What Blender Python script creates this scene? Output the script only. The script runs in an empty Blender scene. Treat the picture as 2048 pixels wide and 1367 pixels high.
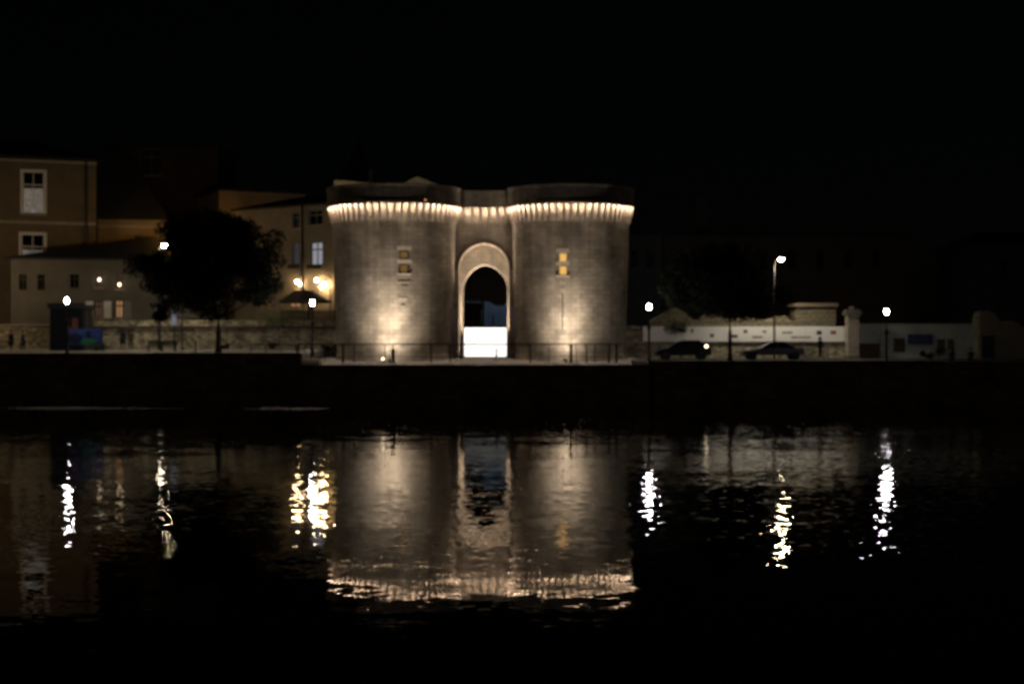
import bpy, bmesh, math, random
from mathutils import Vector, Matrix
R = math.radians
scene = bpy.context.scene
COL = scene.collection
random.seed(7)

# ------------------------------------------------------------------ camera
F = 2844.0            # focal length in photo pixels (50 mm on full frame)
EYE = 4.85            # camera height above the river
HY = 670.0            # horizon row in the photo
cam_d = bpy.data.cameras.new('camera')
cam = bpy.data.objects.new('camera', cam_d); COL.objects.link(cam)
cam.location = (0, 0, EYE)
cam.rotation_euler = (R(90) - math.atan((683.5 - HY) / F), 0, 0)
cam_d.lens = 50.0; cam_d.sensor_width = 36.0
cam_d.clip_end = 4000; cam_d.clip_start = 0.1
cam_d.dof.use_dof = True
cam_d.dof.focus_distance = 5.0
cam_d.dof.aperture_fstop = 4.1
scene.camera = cam

# ------------------------------------------------------------------ world, moonless night
world = bpy.data.worlds.new('World'); scene.world = world
world.use_nodes = True
wn = world.node_tree.nodes; wl = world.node_tree.links
wn.clear()
sky = wn.new('ShaderNodeTexSky'); sky.sky_type = 'NISHITA'; sky.sun_disc = False
sky.sun_elevation = R(12); sky.sun_rotation = R(200)
bg = wn.new('ShaderNodeBackground'); bg.inputs[1].default_value = 0.00012
wo = wn.new('ShaderNodeOutputWorld')
wl.new(sky.outputs[0], bg.inputs[0]); wl.new(bg.outputs[0], wo.inputs[0])

sun_d = bpy.data.lights.new('sun', 'SUN'); sun_d.energy = 0.016; sun_d.angle = R(10)  # low warm fill added for the glow of unseen near-bank town lamps
sun_d.color = (1, .80, .60)
sun = bpy.data.objects.new('sun', sun_d); COL.objects.link(sun)
sun.rotation_euler = (R(78), 0, R(-20))

scene.view_settings.view_transform = 'Standard'
scene.view_settings.look = 'None'
scene.view_settings.exposure = 0
scene.view_settings.gamma = 1
scene.view_settings.use_curve_mapping = False
scene.cycles.use_denoising = True
scene.cycles.sample_clamp_indirect = 60
scene.cycles.max_bounces = 6
scene.cycles.use_light_tree = True
scene.cycles.caustics_reflective = False

# ------------------------------------------------------------------ helpers
def X(px, D): return (px - 1024) * D / F
def Z(py, D): return EYE + (HY - py) * D / F

class MB:
    """collects primitives in one bmesh"""
    def __init__(s): s.bm = bmesh.new()
    def box(s, x0, x1, y0, y1, z0, z1, M=None):
        vs = [s.bm.verts.new((x, y, z)) for x in (x0, x1) for y in (y0, y1) for z in (z0, z1)]
        for f in ((0,1,3,2),(4,6,7,5),(0,4,5,1),(2,3,7,6),(0,2,6,4),(1,5,7,3)):
            s.bm.faces.new([vs[i] for i in f])
        if M is not None:
            for v in vs: v.co = M @ v.co
        return s
    def tube(s, pts, rad, n=8, cap=True):
        pts = [Vector(p) for p in pts]
        if not hasattr(rad, '__len__'): rad = [rad] * len(pts)
        rings = []
        for i, p in enumerate(pts):
            a = pts[max(i-1, 0)]; b = pts[min(i+1, len(pts)-1)]
            d = (b - a).normalized()
            u = d.cross(Vector((0, 0, 1)))
            if u.length < 1e-3: u = Vector((1, 0, 0))
            u.normalize(); w = d.cross(u).normalized()
            rings.append([s.bm.verts.new(p + (u*math.cos(t)+w*math.sin(t))*rad[i])
                          for t in (2*math.pi*k/n for k in range(n))])
        for i in range(len(rings)-1):
            for k in range(n):
                s.bm.faces.new((rings[i][k], rings[i][(k+1)%n], rings[i+1][(k+1)%n], rings[i+1][k]))
        if cap:
            s.bm.faces.new(rings[0]); s.bm.faces.new(rings[-1])
        return s
    def lathe(s, prof, c=(0,0), n=24, a0=0, a1=2*math.pi):
        full = abs(a1-a0-2*math.pi) < 1e-4
        m = n if full else n+1
        rings = []
        for r, z in prof:
            rings.append([s.bm.verts.new((c[0]+r*math.cos(a0+(a1-a0)*k/n), c[1]+r*math.sin(a0+(a1-a0)*k/n), z)) for k in range(m)])
        for i in range(len(rings)-1):
            for k in range(n):
                q = (k+1) % m
                s.bm.faces.new((rings[i][k], rings[i][q], rings[i+1][q], rings[i+1][k]))
        return s
    def prism(s, poly, y0, y1):
        """poly in x,z extruded along y"""
        a = [s.bm.verts.new((x, y0, z)) for x, z in poly]
        b = [s.bm.verts.new((x, y1, z)) for x, z in poly]
        s.bm.faces.new(a); s.bm.faces.new(list(reversed(b)))
        n = len(poly)
        for i in range(n):
            s.bm.faces.new((a[i], b[i], b[(i+1)%n], a[(i+1)%n]))
        return s
    def quad(s, *p):
        s.bm.faces.new([s.bm.verts.new(q) for q in p]); return s
    def ball(s, c, r, sc=(1,1,1), u=12, v=8):
        m = Matrix.Translation(c) @ Matrix.Diagonal((r*sc[0], r*sc[1], r*sc[2], 1))
        bmesh.ops.create_uvsphere(s.bm, u_segments=u, v_segments=v, radius=1, matrix=m); return s
    def mesh(s, name, mat, smooth=False, bevel=0):
        if bevel:
            bmesh.ops.bevel(s.bm, geom=s.bm.edges[:], offset=bevel, segments=2, affect='EDGES', clamp_overlap=True)
        bmesh.ops.recalc_face_normals(s.bm, faces=s.bm.faces)
        me = bpy.data.meshes.new(name); s.bm.to_mesh(me); s.bm.free()
        if mat is not None: me.materials.append(mat)
        if smooth:
            for p in me.polygons: p.use_smooth = True
        return me

def link(name, me, parent=None):
    o = bpy.data.objects.new(name, me); COL.objects.link(o)
    if parent is not None: o.parent = parent
    return o
def part(name, mb, mat, parent=None, smooth=False, bevel=0):
    return link(name, mb.mesh(name, mat, smooth, bevel), parent)
def tag(o, label=None, cat=None, group=None, kind=None):
    if label: o['label'] = label
    if cat: o['category'] = cat
    if group: o['group'] = group
    if kind: o['kind'] = kind
    return o
def thing(name, label, cat, loc=(0,0,0), rz=0, group=None):
    o = bpy.data.objects.new(name, None); COL.objects.link(o)
    o.location = loc; o.rotation_euler = (0, 0, rz)
    return tag(o, label, cat, group)
def copy_tree(o, parent=None):
    c = o.copy(); COL.objects.link(c); c.parent = parent
    for ch in list(o.children): copy_tree(ch, c)
    return c
def place(src, used, loc, label, rz=None):
    """first call moves the source itself, later calls copy it"""
    o = src if not used else copy_tree(src)
    used.append(1)
    o.location = loc; o['label'] = label
    if rz is not None: o.rotation_euler = (0, 0, rz)
    return o

# ------------------------------------------------------------------ materials
def mat(name, col, rough=.8, metal=0, noise=0, nscale=3, bump=0, spec=.5):
    m = bpy.data.materials.new(name); m.use_nodes = True
    nt = m.node_tree; b = nt.nodes['Principled BSDF']
    b.inputs['Base Color'].default_value = (*col, 1)
    b.inputs['Roughness'].default_value = rough
    b.inputs['Metallic'].default_value = metal
    b.inputs['Specular IOR Level'].default_value = spec
    if noise:
        tc = nt.nodes.new('ShaderNodeTexCoord'); n = nt.nodes.new('ShaderNodeTexNoise')
        n.inputs['Scale'].default_value = nscale; n.inputs['Detail'].default_value = 6
        nt.links.new(tc.outputs['Object'], n.inputs['Vector'])
        rp = nt.nodes.new('ShaderNodeValToRGB')
        rp.color_ramp.elements[0].position = .3; rp.color_ramp.elements[1].position = .7
        rp.color_ramp.elements[0].color = (*[c*(1-noise) for c in col], 1)
        rp.color_ramp.elements[1].color = (*[min(1, c*(1+noise)) for c in col], 1)
        nt.links.new(n.outputs['Fac'], rp.inputs[0]); nt.links.new(rp.outputs[0], b.inputs['Base Color'])
        if bump:
            bp = nt.nodes.new('ShaderNodeBump'); bp.inputs['Strength'].default_value = .6
            bp.inputs['Distance'].default_value = bump
            nt.links.new(n.outputs['Fac'], bp.inputs['Height']); nt.links.new(bp.outputs[0], b.inputs['Normal'])
    return m

def masonry(name, col, w=.6, h=.3, uv=False, var=.35, joint=.55, bump=.02, rough_bump=.02):
    """coursed stone: joints recessed, blocks each of their own tone, weather streaks and stains"""
    m = bpy.data.materials.new(name); m.use_nodes = True
    nt = m.node_tree; N = nt.nodes.new; L = nt.links.new
    b = nt.nodes['Principled BSDF']; b.inputs['Roughness'].default_value = .9
    b.inputs['Specular IOR Level'].default_value = .25
    tc = N('ShaderNodeTexCoord')
    if uv:
        vec = tc.outputs['UV']
    else:
        sp = N('ShaderNodeSeparateXYZ'); L(tc.outputs['Object'], sp.inputs[0])
        ad = N('ShaderNodeMath'); L(sp.outputs[0], ad.inputs[0]); L(sp.outputs[1], ad.inputs[1])
        cb = N('ShaderNodeCombineXYZ'); L(ad.outputs[0], cb.inputs[0]); L(sp.outputs[2], cb.inputs[1])
        vec = cb.outputs[0]
    nz = N('ShaderNodeTexNoise'); nz.inputs['Scale'].default_value = 1.3; L(vec, nz.inputs['Vector'])
    vm = N('ShaderNodeVectorMath'); vm.operation = 'MULTIPLY_ADD'
    L(nz.outputs['Color'], vm.inputs[0]); vm.inputs[1].default_value = (.08, .05, 0); L(vec, vm.inputs[2])
    br = N('ShaderNodeTexBrick'); L(vm.outputs[0], br.inputs['Vector'])
    br.inputs['Scale'].default_value = 1; br.inputs['Brick Width'].default_value = w
    br.inputs['Row Height'].default_value = h; br.inputs['Mortar Size'].default_value = .014
    br.inputs['Mortar Smooth'].default_value = .4
    br.inputs['Color1'].default_value = (*[c*(1-var) for c in col], 1)
    br.inputs['Color2'].default_value = (*[min(1, c*(1+var)) for c in col], 1)
    br.inputs['Mortar'].default_value = (*[c*joint for c in col], 1)
    n2 = N('ShaderNodeTexNoise'); n2.inputs['Scale'].default_value = .45; n2.inputs['Detail'].default_value = 7
    L(vec, n2.inputs['Vector'])
    r2 = N('ShaderNodeMapRange'); r2.inputs[1].default_value = .3; r2.inputs[2].default_value = .7
    r2.inputs[3].default_value = .5; r2.inputs[4].default_value = 1.25
    L(n2.outputs['Fac'], r2.inputs[0])
    # rain streaks
    mp = N('ShaderNodeMapping'); mp.inputs['Scale'].default_value = (2.2, .12, 1); L(vec, mp.inputs[0])
    n3 = N('ShaderNodeTexNoise'); n3.inputs['Scale'].default_value = 1; n3.inputs['Detail'].default_value = 4
    L(mp.outputs[0], n3.inputs['Vector'])
    r3 = N('ShaderNodeMapRange'); r3.inputs[1].default_value = .35; r3.inputs[2].default_value = .65
    r3.inputs[3].default_value = .82; r3.inputs[4].default_value = 1.1
    L(n3.outputs['Fac'], r3.inputs[0])
    mu = N('ShaderNodeMath'); mu.operation = 'MULTIPLY'; L(r2.outputs[0], mu.inputs[0]); L(r3.outputs[0], mu.inputs[1])
    vs = N('ShaderNodeVectorMath'); vs.operation = 'SCALE'
    L(br.outputs['Color'], vs.inputs[0]); L(mu.outputs[0], vs.inputs['Scale'])
    L(vs.outputs[0], b.inputs['Base Color'])
    n4 = N('ShaderNodeTexNoise'); n4.inputs['Scale'].default_value = 5; n4.inputs['Detail'].default_value = 5
    L(vec, n4.inputs['Vector'])
    ma = N('ShaderNodeMath'); ma.operation = 'MULTIPLY_ADD'
    L(br.outputs['Fac'], ma.inputs[0]); ma.inputs[1].default_value = -bump
    m5 = N('ShaderNodeMath'); m5.operation = 'MULTIPLY'; L(n4.outputs['Fac'], m5.inputs[0]); m5.inputs[1].default_value = rough_bump
    L(m5.outputs[0], ma.inputs[2])
    bp = N('ShaderNodeBump'); bp.inputs['Strength'].default_value = .8; bp.inputs['Distance'].default_value = 1
    L(ma.outputs[0], bp.inputs['Height']); L(bp.outputs[0], b.inputs['Normal'])
    return m

def emit(name, col, s):
    m = bpy.data.materials.new(name); m.use_nodes = True
    nt = m.node_tree; nt.nodes.clear()
    e = nt.nodes.new('ShaderNodeEmission'); e.inputs[0].default_value = (*col, 1); e.inputs[1].default_value = s
    o = nt.nodes.new('ShaderNodeOutputMaterial'); nt.links.new(e.outputs[0], o.inputs[0])
    return m

M = {}
M['tower'] = masonry('tower_stone', (.21, .18, .138), .66, .33, uv=True, var=.17, joint=.5)
M['ashlar'] = masonry('ashlar_stone', (.24, .205, .16), .62, .32, var=.14)
M['trim'] = mat('dressed_stone', (.36, .31, .25), .85, noise=.2, nscale=4)
M['corbel_stone'] = mat('darkened_corbel_stone', (.24, .20, .16), .9, noise=.2, nscale=4)  # tone lowered to paint shade onto the corbel fronts between the lamps
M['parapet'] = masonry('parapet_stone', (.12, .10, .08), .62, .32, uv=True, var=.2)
M['rubble'] = masonry('rubble_stone', (.38, .33, .235), .34, .19, var=.5, joint=.4, bump=.05, rough_bump=.05)
M['quay'] = masonry('quay_stone', (.26, .20, .15), .9, .4, var=.35)
M['render_warm'] = mat('aged_render', (.26, .21, .15), .92, noise=.16, nscale=.8)
M['render_grey'] = mat('grey_render', (.14, .13, .11), .92, noise=.18, nscale=.6)
M['render_blue'] = mat('pale_blue_render', (.19, .23, .285), .92, noise=.15, nscale=1.2)
M['render_light'] = mat('grey_green_render', (.36, .38, .33), .92, noise=.18, nscale=.6)
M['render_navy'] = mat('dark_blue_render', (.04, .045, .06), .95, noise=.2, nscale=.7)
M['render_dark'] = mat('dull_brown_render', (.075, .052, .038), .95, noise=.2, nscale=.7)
M['tile'] = mat('old_roof_tile', (.055, .04, .032), .9, noise=.3, nscale=5)
M['slate'] = mat('slate', (.02, .02, .022), .8, noise=.3, nscale=5)
M['paving'] = mat('stone_paving', (.26, .24, .22), .85, noise=.15, nscale=2)
M['kerb'] = mat('pale_kerb_stone', (.42, .40, .38), .85, noise=.1, nscale=3)
M['asphalt'] = mat('asphalt', (.05, .05, .05), .9, noise=.2, nscale=6)
M['earth'] = mat('dark_earth', (.03, .025, .018), 1, noise=.4, nscale=2)
M['white_paint'] = mat('white_paint', (.8, .79, .77), .5)
M['grey_paint'] = mat('grey_paint', (.22, .22, .22), .5)
M['townhouse'] = mat('ochre_render', (.15, .115, .075), .92, noise=.18, nscale=.7)
M['rail_paint'] = mat('rail_paint', (.05, .045, .04), .7)
M['pole_paint'] = mat('pole_paint', (.05, .045, .04), .8)
M['dark_metal'] = mat('dark_metal', (.018, .018, .02), .45, metal=0)
M['pale_metal'] = mat('galvanised_steel', (.35, .33, .31), .5, metal=.4)
M['glass'] = mat('dark_window_glass', (.006, .007, .009), .08)
M['curtain'] = mat('net_curtain', (.42, .40, .38), .95, noise=.45, nscale=3)
M['wood'] = mat('dark_wood', (.035, .025, .018), .7, noise=.3, nscale=8)
M['canvas'] = mat('dark_canvas', (.045, .035, .033), .95)
M['leaf'] = mat('leaf', (.012, .018, .007), .8, noise=.5, nscale=.7, spec=.15)
M['leaf2'] = mat('pale_leaf', (.10, .13, .03), .6, noise=.5, nscale=1.5)
M['bark'] = mat('bark', (.035, .028, .022), .95, noise=.3, nscale=12)
M['cloth1'] = mat('black_cloth', (.012, .012, .014), .95)
M['cloth2'] = mat('brown_cloth', (.06, .03, .022), .95)
M['cloth3'] = mat('navy_cloth', (.012, .016, .035), .95)
M['skin'] = mat('skin', (.36, .22, .16), .6)
M['hair'] = mat('hair', (.015, .01, .008), .7)
M['shoe'] = mat('pale_shoe', (.5, .5, .5), .7)
M['lamp_white'] = emit('lamp_glow_cool_white', (1, .93, .92), 160)
M['lamp_warm'] = emit('lamp_glow_warm_white', (1, .84, .50), 300)
M['cornice_glow'] = emit('cornice_lamp_glow', (1, .79, .62), 420)
M['wall_glow'] = emit('wall_lamp_glow', (1, .70, .36), 130)
M['uplight_glow'] = emit('uplight_glow', (1, .84, .62), 14)
M['panel_glow'] = emit('light_panel_glow', (1, .97, .92), 1.9)
M['amber_pane'] = emit('amber_lit_pane', (1, .55, .16), .85)
M['amber_dim'] = emit('dim_amber_pane', (1, .55, .18), .15)
M['warm_pane'] = emit('warm_lit_pane', (1, .50, .24), .3)
M['warm_dim'] = emit('dim_pink_pane', (1, .55, .36), .06)
M['white_pane'] = emit('cool_lit_curtain', (.9, .9, 1), .28)
M['white_dim'] = emit('dim_cool_curtain', (.75, .75, 1), .05)
M['small_glow'] = emit('small_bulb_glow', (1, .78, .5), 4)

# water: a calm river whose ripples tilt the mirror a little
def water_mat():
    m = bpy.data.materials.new('river_water'); m.use_nodes = True
    nt = m.node_tree; N = nt.nodes.new; L = nt.links.new
    b = nt.nodes['Principled BSDF']
    b.inputs['Base Color'].default_value = (.0035, .0035, .003, 1)
    b.inputs['Roughness'].default_value = .012
    b.inputs['IOR'].default_value = 1.333
    tc = N('ShaderNodeTexCoord')
    total = None
    # (x wavelength, y wavelength, slope x, slope y, detail)
    for i, (wx, wy, sx, sy, det) in enumerate(((9, 3.0, .006, .022, 1), (2.6, 1.0, .014, .024, 1), (.32, .2, .10, .056, 1))):
        mp = N('ShaderNodeMapping'); mp.inputs['Scale'].default_value = (1/wx, 1/wy, 1)
        mp.inputs['Location'].default_value = (i*13.7, i*5.3, 0); mp.inputs['Rotation'].default_value = (0, 0, R((6, -9, 14)[i]))
        L(tc.outputs['Object'], mp.inputs[0])
        n = N('ShaderNodeTexNoise'); n.inputs['Scale'].default_value = 1; n.inputs['Detail'].default_value = det
        L(mp.outputs[0], n.inputs['Vector'])
        s = N('ShaderNodeVectorMath'); s.operation = 'SUBTRACT'; L(n.outputs['Color'], s.inputs[0]); s.inputs[1].default_value = (.5, .5, .5)
        k = N('ShaderNodeVectorMath'); k.operation = 'MULTIPLY'; L(s.outputs[0], k.inputs[0]); k.inputs[1].default_value = (sx, sy, 0)
        out = k.outputs[0]
        if i == 2:   # patches of breeze, livelier towards the right bank
            pm = N('ShaderNodeMapping'); pm.inputs['Scale'].default_value = (.05, .035, 1); L(tc.outputs['Object'], pm.inputs[0])
            pn = N('ShaderNodeTexNoise'); pn.inputs['Scale'].default_value = 1; pn.inputs['Detail'].default_value = 2; L(pm.outputs[0], pn.inputs['Vector'])
            sx_ = N('ShaderNodeSeparateXYZ'); L(tc.outputs['Object'], sx_.inputs[0])
            ax = N('ShaderNodeMath'); ax.operation = 'ADD'; L(sx_.outputs[0], ax.inputs[0]); ax.inputs[1].default_value = 1.0
            ab = N('ShaderNodeMath'); ab.operation = 'ABSOLUTE'; L(ax.outputs[0], ab.inputs[0])
            g1 = N('ShaderNodeMapRange'); g1.interpolation_type = 'SMOOTHSTEP'; g1.inputs[1].default_value = 3.0; g1.inputs[2].default_value = 5.5
            g1.inputs[3].default_value = .6; g1.inputs[4].default_value = .82; L(ab.outputs[0], g1.inputs[0])
            g2 = N('ShaderNodeMapRange'); g2.interpolation_type = 'SMOOTHSTEP'; g2.inputs[1].default_value = 6; g2.inputs[2].default_value = 11
            g2.inputs[3].default_value = 1; g2.inputs[4].default_value = 1.5; L(sx_.outputs[0], g2.inputs[0])
            g = N('ShaderNodeMath'); g.operation = 'MULTIPLY'; L(g1.outputs[0], g.inputs[0]); L(g2.outputs[0], g.inputs[1])
            q = N('ShaderNodeMapRange'); q.inputs[1].default_value = .35; q.inputs[2].default_value = .65
            q.inputs[3].default_value = .5; q.inputs[4].default_value = 1.3; L(pn.outputs['Fac'], q.inputs[0])
            m0 = N('ShaderNodeMath'); m0.operation = 'MULTIPLY'; L(g.outputs[0], m0.inputs[0]); L(q.outputs[0], m0.inputs[1])
            gy = N('ShaderNodeMapRange'); gy.interpolation_type = 'SMOOTHSTEP'; gy.inputs[1].default_value = 27.3; gy.inputs[2].default_value = 32
            gy.inputs[3].default_value = .4; gy.inputs[4].default_value = 1.3; L(sx_.outputs[1], gy.inputs[0])
            mm = N('ShaderNodeMath'); mm.operation = 'MULTIPLY'; L(m0.outputs[0], mm.inputs[0]); L(gy.outputs[0], mm.inputs[1])
            sc = N('ShaderNodeVectorMath'); sc.operation = 'SCALE'; L(out, sc.inputs[0]); L(mm.outputs[0], sc.inputs['Scale'])
            out = sc.outputs[0]
        if total is None: total = out
        else:
            a = N('ShaderNodeVectorMath'); L(total, a.inputs[0]); L(out, a.inputs[1]); total = a.outputs[0]
    mp = N('ShaderNodeMapping'); mp.inputs['Scale'].default_value = (1/.3, 1/.17, 1); L(tc.outputs['Object'], mp.inputs[0])
    n = N('ShaderNodeTexNoise'); n.inputs['Scale'].default_value = 1; n.inputs['Detail'].default_value = 1; L(mp.outputs[0], n.inputs['Vector'])
    s = N('ShaderNodeVectorMath'); s.operation = 'SUBTRACT'; L(n.outputs['Color'], s.inputs[0]); s.inputs[1].default_value = (.5, .5, .5)
    k = N('ShaderNodeVectorMath'); k.operation = 'MULTIPLY'; L(s.outputs[0], k.inputs[0]); L(s.outputs[0], k.inputs[1])
    k2 = N('ShaderNodeVectorMath'); k2.operation = 'MULTIPLY'; L(k.outputs[0], k2.inputs[0]); L(s.outputs[0], k2.inputs[1])
    k3 = N('ShaderNodeVectorMath'); k3.operation = 'MULTIPLY'; L(k2.outputs[0], k3.inputs[0]); k3.inputs[1].default_value = (3.4, 2.0, 0)
    k4 = N('ShaderNodeVectorMath'); k4.operation = 'SCALE'; L(k3.outputs[0], k4.inputs[0]); L(mm.outputs[0], k4.inputs['Scale'])
    a = N('ShaderNodeVectorMath'); L(total, a.inputs[0]); L(k4.outputs[0], a.inputs[1]); total = a.outputs[0]
    a = N('ShaderNodeVectorMath'); L(total, a.inputs[0]); a.inputs[1].default_value = (0, 0, 1)
    nn = N('ShaderNodeVectorMath'); nn.operation = 'NORMALIZE'; L(a.outputs[0], nn.inputs[0])
    L(nn.outputs[0], b.inputs['Normal'])
    return m
M['water'] = water_mat()

# ------------------------------------------------------------------ the setting
QY = 100.0
XL, XR = X(604, 100), X(1297, 100)
tag(part('water', MB().quad((-700, 8, .15), (700, 8, .15), (700, QY + 3, .15), (-700, QY + 3, .15)), M['water']), kind='structure')
tag(part('ground', MB().quad((-1500, 112, 2.86), (1500, 112, 2.86), (1500, 2500, 2.86), (-1500, 2500, 2.86)), M['earth']), kind='structure')
# promenade on the left, rising gently to the garden wall

def slab(name, x0, x1, y0, y1, z0, z1, base, m):
    b = MB()
    v = [(x0,y0,base),(x1,y0,base),(x1,y1,base),(x0,y1,base),(x0,y0,z0),(x1,y0,z0),(x1,y1,z1),(x0,y1,z1)]
    vs = [b.bm.verts.new(p) for p in v]
    for f in ((0,3,2,1),(4,5,6,7),(0,1,5,4),(1,2,6,5),(2,3,7,6),(3,0,4,7)): b.bm.faces.new([vs[i] for i in f])
    return tag(part(name, b, m), kind='structure')
ZL = 3.55
slab('pavement', -260, XL, QY + .6, 116, ZL, 3.78, 2.0, M['paving'])
slab('pavement', XL, XR, QY - .4, 112, 2.76, 3.12, 2.0, M['paving'])
slab('road', XR, 260, QY + .6, 114, 3.0, 3.02, 2.0, M['asphalt'])
def quay(x0, x1, y, ztop, label):
    t = thing('quay_wall', label, 'quay wall', ((x0+x1)/2, y, 0), group='quay walls along the river')
    w = (x1-x0)/2
    part('wall', MB().box(-w, w, 0, .62, -2, ztop-.25), M['quay'], t)
    part('coping', MB().box(-w, w, -.06, .62, ztop-.25, ztop), M['quay'], t)
    return t
quay(-260, XL, QY, ZL+.03, 'tall dark quay wall under the left promenade and its trees')
quay(XL+.002, XR-.002, QY-1, 2.78, 'lower dark quay wall below the terrace of the twin towers')
quay(XR, 260, QY, 3.06, 'dark quay wall below the parked cars and street lamps')
# pale steps at both ends of the terrace
for x0, x1, l in ((XL+.02, X(640,100), 'pale stone step at the left end of the terrace below the towers'),
                  (X(1262,100), XR-.02, 'pale stone step at the right end of the terrace below the towers')):
    s = thing('stone_step', l, 'step', ((x0+x1)/2, QY, 2.76), group='pale steps at the terrace ends')
    w = (x1-x0)/2
    part('tread', MB().box(-w, w, -.3, 1.2, .024, .17), M['kerb'], s)
    part('tread', MB().box(-w, w, .3, 1.2, .17, .31), M['kerb'], s)
# pale edge strip of the left promenade
tag(part('kerb', MB().box(X(300,101), X(592,101), QY+1.2, QY+1.9, ZL-.1, ZL+.06), M['kerb']), kind='structure')
# a drift of pale foam on the water off the left promenade
b = MB(); rnd = random.Random(21)
for i in range(1500):
    px = rnd.gauss(125, 42) if rnd.random() < .65 else rnd.choice((rnd.gauss(250, 60), rnd.gauss(560, 30), rnd.gauss(620, 18)))
    y = 91.6 + rnd.gauss(0, .8) - (px-125)*.0013; x = X(px, 92); w = rnd.uniform(.04, .22); d_ = rnd.uniform(.03, .12)
    b.quad((x-w, y, .156), (x, y-d_, .156), (x+w, y+rnd.uniform(-.03,.03), .156), (x, y+d_, .156))
tag(part('foam', b, mat('foam', (.75, .75, .78), .8)), 'thin drift of pale foam on the water off the left promenade', 'foam', kind='stuff')
# near bank
tag(part('riverbank', MB().quad((-200, -60, 3.3), (200, -60, 3.3), (200, 4, 3.2), (-200, 4, 3.2)).quad((-200, 4, 3.2), (200, 4, 3.2), (200, 19, -.3), (-200, 19, -.3)), M['earth']), kind='structure')
b = MB()
for i in range(5200):
    x = random.uniform(-11, 11); y = random.uniform(14.5, 18.7)
    z = 3.2 - (y-4)/15*3.5
    h = random.uniform(.2, .75) * (1 if random.random() < .8 else 1.5); a = random.uniform(0, 6.28); w = .012
    dx, dy = math.cos(a), math.sin(a); lx, ly = random.uniform(-.2,.2), random.uniform(-.2,.2)
    b.quad((x-dx*w, y-dy*w, z), (x+dx*w, y+dy*w, z), (x+dx*w*.7+lx*.5, y+dy*w*.7+ly*.5, z+h*.6), (x+lx, y+ly, z+h))
tag(part('grass', b, M['leaf']), 'rough dark grass on the near riverbank at the foot of the picture', 'grass', kind='stuff')

# ------------------------------------------------------------------ gatehouse with twin towers
DC = 109.5
gate = thing('medieval_gatehouse', 'medieval stone gatehouse with two floodlit round towers and a pointed arch', 'gatehouse', (0, 0, 0))

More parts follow.
